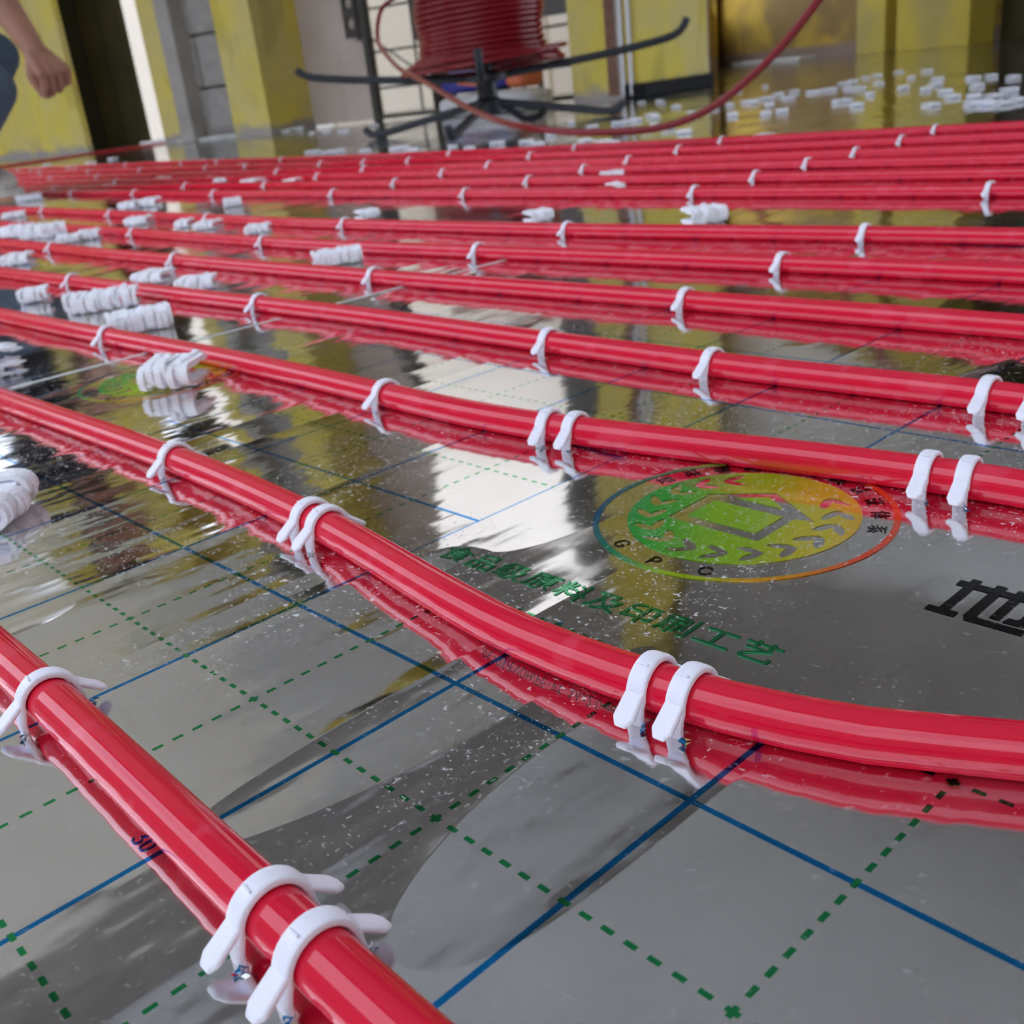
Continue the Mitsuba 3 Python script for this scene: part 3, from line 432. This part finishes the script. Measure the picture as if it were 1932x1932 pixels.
# ---------------------------------------------------------------- clips
def sweep_band(seg, nprof):
    """the omega band of a clip: a rounded strip carried over the pipe, its feet on the foil"""
    R = RP + 0.0016; a = np.linspace(math.pi, 0, seg)
    path = [(-R * 1.10, -RP + 0.0001), (-R * 1.10, -RP * 0.62), (-R * 1.03, -RP * 0.25)] + [(R * math.cos(t), R * math.sin(t)) for t in a] + [(R * 1.03, -RP * 0.25), (R * 1.10, -RP * 0.62), (R * 1.10, -RP + 0.0001)]
    P = np.array(path); t = np.gradient(P, axis=0); t /= np.linalg.norm(t, axis=1)[:, None]; nrm = np.c_[-t[:, 1], t[:, 0]]
    th = np.arange(nprof) * 2 * np.pi / nprof; c, s = np.cos(th), np.sin(th); e = 0.55
    pa, pb = np.sign(c) * abs(c) ** e, np.sign(s) * abs(s) ** e
    V = []
    for i in range(len(P)):
        w = 0.0034 * (1.0 if 2 < i < len(P) - 3 else 0.86); h = 0.0013
        V.append(np.c_[w * pa, P[i, 0] + h * pb * nrm[i, 0], P[i, 1] + h * pb * nrm[i, 1]])
    n = len(P); V = np.vstack(V); j = np.arange(nprof); k = (j + 1) % nprof; F = []
    for i in range(n - 1): F += [np.stack([i * nprof + j, i * nprof + k, i * nprof + nprof + k], 1), np.stack([i * nprof + j, i * nprof + nprof + k, i * nprof + nprof + j], 1)]
    V = np.vstack([V, V[:nprof].mean(0), V[-nprof:].mean(0)]); F += [np.stack([k, j, j * 0 + n * nprof], 1), np.stack([(n - 1) * nprof + j, (n - 1) * nprof + k, j * 0 + n * nprof + 1], 1)]
    m = trimesh.Trimesh(V, np.vstack(F), process=False); m.fix_normals(); return m
def wing(side, seg):
    y = side
    ps = [((x, y * 0.0100, 0.0022), .0011) for x in (-.0023, .0023)] + [((x, y * 0.0164, -.0026), .0011) for x in (-.0026, .0026)] + [((x, y * 0.0181, -.0039), .0010) for x in (-.0014, .0014)]
    return tri(hull(ps, seg))
band_hi, band_lo = mikit.ply(sweep_band(22, 20), 'mat_clip', 50), mikit.ply(sweep_band(9, 10), 'mat_clip', 50)
wing_hi = [mikit.ply(wing(s, 16), 'mat_clip', 50) for s in (-1, 1)]; wing_lo = [mikit.ply(wing(s, 6), 'mat_clip', 50) for s in (-1, 1)]
far_clip = mikit.ply(cat(sweep_band(8, 8), wing(-1, 5), wing(1, 5)), 'mat_clip', 50)
nub = mikit.ply(tri(hull([((x, -0.0046, 0.0103), .00045) for x in (-.0016, .0016)], 10)), 'mat_clip', True)
tears = []
def tear(seed):
    r = np.random.default_rng(seed); n = 7; V = [[0, 0, 0.0004]]
    for i in range(n): V.append([r.uniform(-.0012, .0012) + .0007 * math.cos(i * 2), .0007 * i - .002 + r.uniform(-.0005, .0005), r.uniform(0.0003, .0016)])
    F = [[i, i + 1, i + 2] for i in range(n - 1)]
    return trimesh.Trimesh(V, F, process=False)
for k, xs in enumerate(CLIPS):
    q = paths[k]
    for i, x in enumerate(xs):
        j = int(np.argmin(abs(q[:, 0] - x))); j = min(max(j, 1), len(q) - 2)
        if k in (1, 2, 13): y = np.interp(x, q[:, 0], q[:, 1])
        else: y = np.interp(x, q[:, 0], q[:, 1])
        d = q[j + 1] - q[j - 1]; yaw = math.degrees(math.atan2(d[1], d[0]))
        M = T().translate([x, float(y), RP]).rotate([0, 0, 1], yaw + rng.uniform(-4, 4))
        row = 'red pipe nearest the viewer' if k == 0 else '%s red pipe from the viewer' % ORD[k]
        c = thing('pipe_clip', 'white clip on the %s, %s from its near end' % (row, ORD[i]), 'clip', 'white clips holding the red pipes down')
        if k < 7:
            hi = k < 4
            put(child(c, 'band'), {**(band_hi if hi else band_lo), 'to_world': M})
            for s in (0, 1): put(child(c, 'wing'), {**(wing_hi if hi else wing_lo)[s], 'to_world': M})
            if hi: put(child(c, 'nub'), {**nub, 'to_world': M})
        else: put(c, {**far_clip, 'to_world': M})
        if k < 3 and x > -0.5:
            for s in (-1, 1):
                for mat in ('mat_tear', 'mat_tear_blue'):
                    m = tear(int(1000 + 37 * k + 11 * i + 5 * s + (mat == 'mat_tear'))); m.apply_transform(trimesh.transformations.rotation_matrix(rng.uniform(0, 1), (0, 0, 1)))
                    a = math.radians(yaw); oy = s * 0.0128; ox = 0.0038 if s < 0 else 0.001
                    m.apply_translation((x + ox * math.cos(a) - oy * math.sin(a), y + ox * math.sin(a) + oy * math.cos(a), 0.0))
                    part(floor, 'foil_tear', m, mat)

# ---------------------------------------------------------------- strips of unused clips left on the floor
def strip_mesh(n, hi):
    """n nested U clips lying on their side: axis x, legs along y with barbed tips, 20 mm tall"""
    ms = []; r0 = np.random.default_rng(n * 7 + hi); p = 0.0056
    h = 0.0098
    a = np.linspace(-math.pi / 2, math.pi / 2, 9 if hi else 5)
    outer = [(0.026, -h), (0.008, -h)] + [(-h * math.cos(t) * 0.9, h * math.sin(t)) for t in a] + [(0.008, h), (0.026, h)]
    barb_t = [(0.026, h + .0016), (0.036, h - .003), (0.026, h - .0055), (0.026, h - .0030)]
    inner = [(0.008, h - .003)] + [(-(h - .003) * math.cos(t) * 0.85, (h - .003) * math.sin(t)) for t in a[::-1]] + [(0.008, -h + .003)]
    barb_b = [(0.026, -h + .0030), (0.026, -h + .0055), (0.036, -h + .003), (0.026, -h - .0010)]
    U = Polygon(outer + barb_t + inner + barb_b).buffer(0)
    if not hi: U = U.simplify(0.0012)
    for i in range(n):
        m = trimesh.creation.extrude_polygon(U, 0.0049, engine='earcut')            # polygon in (y, z), extruded along x
        V = np.array(m.vertices); V = V * [1 + r0.normal(0, .04), 1 - abs(r0.normal(0, .06)), 1]; th_ = r0.normal(0, .045)
        A = np.c_[V[:, 2] + (i - n / 2) * p + th_ * (V[:, 0] - .01), V[:, 0] + r0.normal(0, .0016), V[:, 1] + r0.normal(0, .05) * V[:, 0]]
        A[:, 2] += 0.0004 + abs(r0.normal(0, .0006)) - A[:, 2].min()
        m = trimesh.Trimesh(A, m.faces, process=False); m.fix_normals()
        ms.append(m)
    ms.append(box(-n * p / 2, -0.004, 0.0150, n * p / 2 - .0008, 0.018, 0.0188)); ms.append(box(-n * p / 2, 0.004, 0.0006, n * p / 2 - .0008, 0.02, 0.0026))
    return cat(*ms)
strip_cache = {}
def strip(n, hi):
    if (n, hi) not in strip_cache: strip_cache[n, hi] = mikit.ply(strip_mesh(n, hi), 'mat_strip')
    return strip_cache[n, hi]
YAW0 = math.degrees(math.atan2(0.723, 0.683))
def place_strip(x, y, w, h, label, group, hi, yaw=None, lean=None):
    n = int(min(16, max(2, round(w / 0.0056)))); yaw = YAW0 + rng.uniform(-24, 24) if yaw is None else yaw
    k = thing('clip_strip', label, 'clip strip', group)
    sc = min(1.3, max(0.7, h / 0.024)) if hi else 0.58
    put(k, {**strip(n, hi), 'to_world': T().translate([x, y, 0.0]).rotate([0, 0, 1], yaw).scale([1, 1, sc])})
    return k
NEAR_LABEL = ['short white clip strip lying against the third pipe beside the lime print', 'long slanting white clip strip behind the third pipe near its clip',
 'longest white clip strip, ragged, lying below the fourth pipe', 'short white clip strip left of the longest ragged strip', 'white clip strip with pointed barbs at the frame edge below the fifth pipe',
 'small spiky white clip strip above the fourth pipe beside a sparkle on the foil', 'spiky white clip strip touching the bright streak reflected in the foil',
 'white clip strip lying alone between the fifth and sixth pipes', 'white clip strip at the frame edge in the heap on the sixth pipe', 'tallest lump of the white clip heap by the sixth pipe',
 'third lump of the white clip heap by the sixth pipe', 'low short strip at the end of the white clip heap', 'white clip strip just beside the heap, nearer the reel',
 'slim white clip strip leaning out behind a clip of the sixth pipe', 'slim white strip at the foot of the seventh pipe, first of a touching pair', 'slim white strip at the foot of the seventh pipe, second of a touching pair',
 'thin white strip behind the heap, under the seventh pipe', 'small white strip lying behind a clip of the sixth pipe', 'white strip alone on the bare foil gap before the eighth pipe',
 'first of two white strips on the bare foil gap near the bright streak', 'second of two white strips on the bare foil gap near the bright streak', 'curved white strip lying by the toe of the shoe',
 'small white strip in the bare gap, under the seventh pipe clip', 'white strip with two lumps in the bare gap beside a seventh pipe clip', 'thick white strip in the bare gap, nearest the dark seam']
for i, (x, y, w, h) in enumerate(STRIPS['near']):
    sl = {1: YAW0 + 24, 2: YAW0 + 12, 0: YAW0 - 6, 3: YAW0 + 14, 7: YAW0 + 14}.get(i)
    place_strip(x, y, w, h, NEAR_LABEL[i], 'white clip strips between the near pipes', True, sl)
place_strip(-0.428, -0.036, 0.05, 0.021, 'white clip strip at the frame edge beside the blue grid crossing, nearest the viewer', 'white clip strips between the near pipes', True, YAW0 + 95)
place_strip(-0.852, 0.080, 0.034, 0.021, 'white clip strip with arrow shaped barbs at the frame edge behind the second pipe', 'white clip strips between the near pipes', True, YAW0 - 60)
for x, y, w, h in STRIPS['mid']:
    lab = 'flat white clip strip far along the dense pipe bundle, before the dark doorway' if x < -6 else 'long low white clip strip lying along a pipe of the dense bundle' if w > .07 else 'small white clip strip between two pipes of the dense bundle'
    place_strip(x, y, w, h, lab, 'clip strips among the far red pipes', False, rng.uniform(-8, 4) if w > .07 else None)
for x, y, w, h in STRIPS['reel']:
    if y > 3.8: lab = 'tiny white clip strip at the foot of the wall behind the reel'
    elif x > -2.2: lab = 'small white clip strip beneath the lowest sag of the hanging red strand'
    elif x > -2.75: lab = 'small white clip strip between the reel and the plinth of the yellow pier' if y > 2.6 else 'small white clip strip just beyond the last red pipe, below the hub of the reel'
    else: lab = 'white clip strip on the bare foil around the feet of the reel'
    place_strip(x, y, w, h, lab, 'clip strips around the reel', False)
for x, y, w, h in STRIPS['far']:
    if x > -1.3: lab = 'white clip strip in the loose heap at the frame edge, before the dark bay'
    elif y > 4.4: lab = 'tiny white clip strip in the farthest scatter before the ochre bay'
    elif x > -2.0: lab = 'white clip strip in the middle scatter, mirrored before the two yellow columns'
    else: lab = 'white clip strip in the scatter beside the pier plinth and the hanging strand'
    place_strip(x, y, w, h, lab, 'clip strips before the ochre bay', False)

# ---------------------------------------------------------------- the pipe reel, its coil and the strand drawn off it
E_, N_ = np.array([0.687, 0.727, 0]), np.array([-0.757, 0.653, 0]); HUB = np.array([-3.60, 3.20, 0])
reel = thing('pipe_reel', 'black steel floor reel with turned-up arms and splayed legs under the red coil', 'reel')
part(reel, 'hub', trimesh.creation.revolve([(0, .055), (.05, .055), (.062, .075), (.062, .115), (.045, .13), (.045, .19), (.095, .20), (.10, .222), (.05, .235), (.03, .24), (.03, .86), (0, .87)], sections=28).apply_translation(HUB), 'mat_black_metal', 40)
def arm(dirv, L, rise, tip):
    d = dirv / np.linalg.norm(dirv); p = [HUB + d * .05 + [0, 0, .212], HUB + d * (L * .5) + [0, 0, .212 + rise * .45], HUB + d * (L - .09) + [0, 0, .212 + rise]]
    q = [p[0], p[1], p[2] - d * .02, p[2] + d * .012 + [0, 0, .006], HUB + d * L + [0, 0, .212 + rise + tip]]
    return tube(spline(q, .03), .0165, 14)
for dv, L, rise, tip in ((-E_ + .05 * N_, .84, .075, .045), (E_, .90, .07, .075), (-N_ - .05 * E_, .72, 0.0, .10), (N_, .75, .05, .06)): part(reel, 'arm', arm(dv, L, rise, tip), 'mat_black_metal', 50)
for fx, fy in ((-4.19, 2.93), (-2.99, 2.44), (-3.08, 3.52), (-3.47, 3.42)):
    F_ = np.array([fx, fy, 0.0]); d = F_ - HUB; d /= np.linalg.norm(d)
    lg = part(reel, 'leg', tube([HUB + d * .05 + [0, 0, .105], F_ - d * .10 + [0, 0, .022], F_ - d * .06 + [0, 0, .0185]], .0165, 12), 'mat_black_metal', 50)
    part(lg, 'foot', tube([F_ - d * .062 + [0, 0, .0185], F_ - d * .03 + [0, 0, .024], F_ + [0, 0, .05]], .0165, 12), 'mat_black_metal', 50)
# coil of pipe on the arms
RC = 0.0105
th = np.arange(0, 2 * np.pi * 24, 2 * np.pi / 48); turn = th / (2 * np.pi)
wob = np.array([meshkit.noise(np.array([[t * 0.9, 3.3, 0]]))[0] - .5 for t in turn])
rad = 0.272 + 0.018 * wob + 0.085 * np.clip(1 - turn / 2.6, 0, 1) ** 1.2 + np.where(turn > 20, (turn - 20) * .006, 0)
zz = 0.262 + 0.0218 * turn + 0.012 * np.sin(th * 1.0 + 0.6) * np.clip(1 - abs(turn - 8) / 5, 0, 1) + 0.010 * np.sin(th + 2.4) * np.clip(1 - turn / 3, 0, 1)
hel = np.c_[HUB[0] + rad * np.cos(th), HUB[1] + rad * np.sin(th), zz]
coil = thing('pipe_coil', 'coil of red heating pipe wound on the black reel', 'pipe coil')
part(coil, 'windings', tube(hel, RC, 10), 'mat_shaded_pipe', True)
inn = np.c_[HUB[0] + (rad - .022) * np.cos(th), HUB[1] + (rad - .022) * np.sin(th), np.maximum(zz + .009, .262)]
part(coil, 'inner_windings', tube(inn, RC, 8), 'mat_shaded_pipe', True)
for rr, z0, a0 in ((.365, .285, 0.3), (.335, .268, 2.0)):
    a = np.linspace(0, 2 * np.pi, 64, endpoint=False); tilt = 0.03
    part(coil, 'loose_turn', tube(np.c_[HUB[0] + rr * np.cos(a), HUB[1] + rr * np.sin(a), z0 + tilt * np.sin(a + a0)], RC * .9, 10, closed=True), 'mat_shaded_pipe', True)
STRAND = [(-3.8,3.104,0.739),(-3.772,2.969,0.605),(-3.637,2.755,0.541),(-3.567,2.641,0.492),(-3.514,2.575,0.422),(-3.352,2.468,0.346),(-3.179,2.383,0.287),(-2.798,2.201,0.214),(-2.521,2.073,0.158),(-2.255,1.941,0.114),(-2.041,1.841,0.087),(-1.865,1.786,0.069),(-1.717,1.783,0.054),(-1.597,1.801,0.048),(-1.491,1.828,0.051),(-1.379,1.861,0.082),(-1.297,1.867,0.125),(-1.231,1.871,0.169),(-1.163,1.865,0.219),(-1.115,1.867,0.265),(-1.043,1.862,0.335),(-0.941,1.864,0.466),(-0.5,2.0,0.6),(0,2.15,0.55),(0.5,2.25,0.3),(1.0,2.32,0.06),(1.4,2.36,0.0095),(2.4,2.42,0.0095)]
sp = thing('pipe_strand', 'red pipe strand drawn off the coil, hanging in a long loop above the floor', 'pipe')
put(sp, mikit.ply(tube(spline(STRAND, .03), 0.0085, 14), 'mat_shaded_pipe', True))

# ---------------------------------------------------------------- things by the opening
def w3(s, d, z): return np.array([*(W1 + s * WT + d * WB), z])
gate = thing('mesh_gate', 'black steel gate frame with thin wire bars before the bright opening', 'gate')
part(gate, 'post', along(cbox(2.40, .42, 0, 2.46, .47, 2.2, .005)), 'mat_gate'); part(gate, 'post', along(cbox(0.55, .42, 0, 0.60, .47, 2.2, .005)), 'mat_gate')
part(gate, 'rail', along(cbox(0.60, .43, 0.02, 2.40, .465, 0.05, .004)), 'mat_gate'); part(gate, 'rail', along(cbox(0.60, .43, 1.3, 2.40, .465, 1.34, .004)), 'mat_gate')
for s in (1.98, 1.50, 1.05): part(gate, 'bar', tube([w3(s, .447, .04), w3(s, .447, 1.31)], .009, 8), 'mat_gate', 50)
for z in (.24, .50, .80, 1.05): part(gate, 'crossbar', tube([w3(.58, .447, z), w3(2.42, .447, z)], .009, 8), 'mat_gate', 50)
part(gate, 'brace', tube([w3(2.42, .45, .62), w3(1.55, .45, .05)], .008, 8), 'mat_gate', 50)
lad = thing('pierced_post', 'black upright post with a row of round holes beside the gate', 'post')
hp = sbox(2.47, 0.0, 2.60, 1.9)
for z in np.arange(.72, 1.85, .145): hp = hp.difference(Point(2.535, z).buffer(.042, 10))
hm = trimesh.creation.extrude_polygon(hp.intersection(sbox(2.47, .62, 2.6, 1.9)).union(sbox(2.47, .60, 2.49, 1.9)), 0.03, engine='earcut')
V = np.array(hm.vertices); put(lad, mikit.ply(along(trimesh.Trimesh(np.c_[V[:, 0], V[:, 2] + .40, V[:, 1]], hm.faces[:, ::-1], process=False)), 'mat_gate'))
mach = thing('grey_machine', 'grey boxy machine behind the gate, half hidden by the coil', 'machine')
part(mach, 'body', along(cbox(1.72, 1.0, .55, 2.42, 1.5, 1.05, .03)), 'mat_dark_grey'); part(mach, 'lid', along(cbox(1.70, .98, 1.05, 2.44, 1.52, 1.12, .02)), 'mat_gate')
for s in (1.78, 2.32): part(mach, 'leg', along(cbox(s, 1.1, -.06, s + .05, 1.4, .56, .008)), 'mat_gate')
dk = thing('dark_panel', 'dark panel leaning in the opening beside the yellow pier, behind the coil', 'panel')
put(dk, mikit.ply(along(cbox(0.46, .66, 0.58, 1.10, .70, 3.7, .006)), 'mat_dark_grey'))
part(dk, 'leg', along(cbox(0.50, .66, -.06, 0.53, .70, .58, .004)), 'mat_dark_grey'); part(dk, 'leg', along(cbox(1.04, .66, -.06, 1.07, .70, .58, .004)), 'mat_dark_grey')
for i, s in enumerate((0.02, -0.035)):
    c = thing('white_conduit', ['white vertical conduit on the pier, beside the brown strip', 'white vertical conduit at the very corner of the pier'][i], 'conduit')
    put(c, mikit.ply(along(tube([(s, -.018, .02), (s, -.018, 2.6)], .014, 12)), 'mat_white_pipe', 50))
def pillow(c, u, v, h, su, sv, seed):
    """a soft lumpy sack: a rounded slab with dents"""
    m = trimesh.creation.icosphere(4); P = np.array(m.vertices); r = (abs(P) ** 4).sum(1) ** .25; P = P / r[:, None]
    P *= 1 + .12 * (meshkit.fbm(P * 2.2 + seed, 3)[:, None] - .5)
    X = c + P[:, :1] * u * su + P[:, 1:2] * v * sv + np.c_[np.zeros((len(P), 2)), (P[:, 2] + 1) * h / 2]
    X[:, 2] = np.maximum(X[:, 2], c[2] + .002); return trimesh.Trimesh(X, m.faces, process=False)
u3, v3 = np.array([*WT, 0]), np.array([*WB, 0])
sk = thing('white_sack', 'whitish sack lying flat on the floor behind the reel', 'sack')
put(sk, mikit.ply(pillow(w3(.93, -.12, 0), u3, v3, .135, .36, .24, 2), 'mat_sack', True))
bg = thing('blue_bag', 'blue printed bag with an orange end lying on the whitish sack', 'bag')
part(bg, 'body', pillow(w3(1.02, -.10, .139), u3, v3, .15, .29, .16, 5), 'mat_blue', True)
part(bg, 'end', pillow(w3(.70, -.10, .139), u3, v3, .17, .075, .15, 8), 'mat_orange', True, label='orange end')
part(bg, 'printed_band', pillow(w3(1.0, -.18, .176), u3 * .97 + np.array([0, 0, .12]), v3, .035, .17, .09, 9), 'mat_orange', True, label='orange printed band')

# ---------------------------------------------------------------- the person squatting at the frame edge
pe = thing('person', 'person squatting in blue-grey jeans and pale worn shoes, one loose fist before the knee', 'person')
Fd, Ld, Up = np.array([0.687, 0.727, 0.]), np.array([-0.727, 0.687, 0.]), np.array([0., 0, 1])     # facing, to the person's own side away from the viewer, up
toe = np.array([-3.545, 1.075, 0.0165])
def B(f, l, u): return toe + Fd * f + Ld * l + Up * u
def limbs(chains, edge, it=8):
    """one continuous skin: hulls of spheres along each chain, joined and smoothed"""
    m = m3.Manifold.batch_boolean([m3.Manifold.batch_hull([sphere(a, ra, 14), sphere(b, rb, 14)]) for ch in chains for (a, ra), (b, rb) in zip(ch, ch[1:])], m3.OpType.Add)
    t = tri(m.refine_to_length(edge)); trimesh.smoothing.filter_taubin(t, lamb=.5, nu=.52, iterations=it); return t
KR = np.array([-3.208, 0.951, 0.325]); AR = B(-.205, .0, .085); HR = B(-.36, .08, .36)
KL = B(-.12, .36, .44); AL = B(-.35, .29, .085); HL = B(-.36, .26, .36)
SR = B(-.20, .02, .93); SL = B(-.20, .36, .93); NK = B(-.16, .19, 1.00); HD = B(-.05, .19, 1.17)
ER = np.array([-3.19, 1.0, 0.640]); WR = np.array([-2.948, 1.010, 0.390])
EL = B(-.12, .48, .64); WL = B(-.20, .34, .46)
torso = [(B(-.38, .10, .36), .13), (B(-.36, .17, .40), .15), (B(-.30, .19, .62), .15), (B(-.22, .19, .84), .16), (NK, .075)]
def hand(wrist, d, side, palm_n):
    """palm, four curled fingers of unequal length and a thumb; d points from wrist to knuckles"""
    d = d / np.linalg.norm(d); n = palm_n - d * (palm_n @ d); n /= np.linalg.norm(n); s = np.cross(d, n) * side
    ch = []; base = [wrist + d * .085 + s * o for o in (.034, .012, -.011, -.033)]
    for o in (.030, .010, -.010, -.028): ch.append([(wrist + s * o * .6, .019), (wrist + d * .085 + s * o * 1.12, .0155)])
    ch.append([(wrist + d * .05 + s * .02, .017), (wrist + d * .05 - s * .02, .017)])
    for b, L, c in zip(base, (.066, .074, .069, .055), (.9, 1.0, 1.05, 1.15)):
        p0, ang, pts = b, 0.35, [(b, .0115)]
        for q, r in ((.44, .0108), (.31, .0098), (.25, .0088)):
            ang += .82 * c; p0 = p0 + L * 1.15 * q * (d * math.cos(ang) + n * math.sin(ang)); pts.append((p0, r))
        ch.append(pts)
    t0 = wrist + d * .025 + s * .030 + n * .008
    ch.append([(t0, .0175), (t0 + d * .030 + s * .016 + n * .016, .0135), (t0 + d * .056 + s * .012 + n * .034, .0115), (t0 + d * .074 + n * .046, .0098)])
    return ch, base
h1, kn = hand(WR, np.array([-2.825, 1.020, 0.300]) - WR, -1, np.array([.25, .1, -1.0]))
h2, _ = hand(WL, Fd * .8 - Up * .5, 1, -Up + Fd * .2)
skin = [torso, [(NK, .065), (B(-.10, .19, 1.08), .062)], [(SR, .07), (ER, .048)], [(ER, .047), ((ER * .55 + WR * .45), .042), (WR, .029)], [(SL, .07), (EL, .048)], [(EL, .046), (WL, .028)],
        [(HR, .10), (KR, .055), (AR, .04)], [(HL, .10), (KL, .055), (AL, .04)], [(AR, .04), (B(-.05, 0, .04), .035)], [(AL, .04), (B(-.2, .29, .04), .035)],
        [(B(-.10, .19, 1.20), .098), (B(-.06, .19, 1.20), .092)], [(B(-.04, .19, 1.125), .066), (B(-.01, .19, 1.09), .040)], [(B(-.07, .19, 1.22), .09), (B(-.02, .19, 1.19), .075)],
        [(B(.045, .19, 1.19), .012), (B(.072, .19, 1.150), .014)], [(B(-.08, .095, 1.17), .018), (B(-.085, .092, 1.20), .020)], [(B(-.08, .285, 1.17), .018), (B(-.085, .288, 1.20), .020)]]
part(pe, 'body', limbs(skin + h1 + h2, .011, 10), 'mat_skin', True)
jr = limbs([[(B(-.40, .12, .37), .155), (B(-.40, .26, .37), .155)], [(HR, .125), (KR, .074), (KR * .35 + AR * .65, .066), (AR + Up * .02, .060)], [(HL, .125), (KL, .074), (KL * .35 + AL * .65, .066), (AL + Up * .02, .060)]], .022, 6)
part(pe, 'jeans', jr, 'mat_jeans', True)
sh = limbs([[(B(-.37, .14, .42), .165), (B(-.30, .19, .62), .168), (B(-.21, .19, .84), .172)], [(B(-.20, .06, .93), .085), (B(-.20, .32, .93), .085)], [(SR, .088), (ER * .78 + SR * .22, .068)], [(SL, .088), (EL * .7 + SL * .3, .066)], [(NK - Up * .03, .088), (NK + Up * .01, .075)]], .025, 6)
part(pe, 'shirt', sh, 'mat_shirt', True)
hr = limbs([[(B(-.115, .19, 1.235), .100), (B(-.075, .19, 1.262), .088)], [(B(-.14, .19, 1.19), .078), (B(-.13, .19, 1.14), .060)]], .016, 6)
part(pe, 'hair', hr, 'mat_hair', True)
for s in (-.034, .034): part(pe, 'eye', tri(sphere(B(.046, .19 + s, 1.196), .012, 16)), 'mat_eye', True)
part(pe, 'mouth', tri(hull([(B(.034, .19 + o, 1.112), .008) for o in (-.02, 0, .02)], 10)), 'mat_lip', True)
for a, l, tw in (((0, 0), 0.0, 0), ((-.15, .29), 0.0, 1)):
    f0, l0 = a
    up_ = limbs([[(B(f0 - .24, l0, .055), .042), (B(f0 - .20, l0, .075), .048), (B(f0 - .11, l0, .06), .046), (B(f0 - .045, l0, .045), .040)], [(B(f0 - .09, l0 + .015, .045), .038), (B(f0 - .05, l0 - .012, .042), .038)]], .012, 6)
    V = np.array(up_.vertices); V[:, 2] = np.maximum(V[:, 2], .0385); up_.vertices = V
    k = part(pe, 'shoe', up_, 'mat_shoe', True)
    so = Polygon([(-.285, -.03), (-.30, 0), (-.285, .03), (-.2, .038), (-.1, .046), (-.03, .042), (0.0, .015), (0.0, -.015), (-.03, -.042), (-.1, -.044), (-.2, -.036)]).buffer(.004)
    sm = trimesh.creation.extrude_polygon(so, .024, engine='earcut'); V = np.array(sm.vertices); sm.vertices = np.array([B(f0 + x, l0 + y, z + .0005) for x, y, z in V])
    part(k, 'sole', trimesh.Trimesh(sm.vertices, sm.faces), 'mat_shoe'); 
    cl = limbs([[(B(f0 - .215, l0, .105), .044), (B(f0 - .20, l0, .12), .046)], [(B(f0 - .13, l0, .085), .036), (B(f0 - .075, l0, .068), .034)]], .012, 4)
    part(k, 'collar', cl, 'mat_shoe_dark', True)
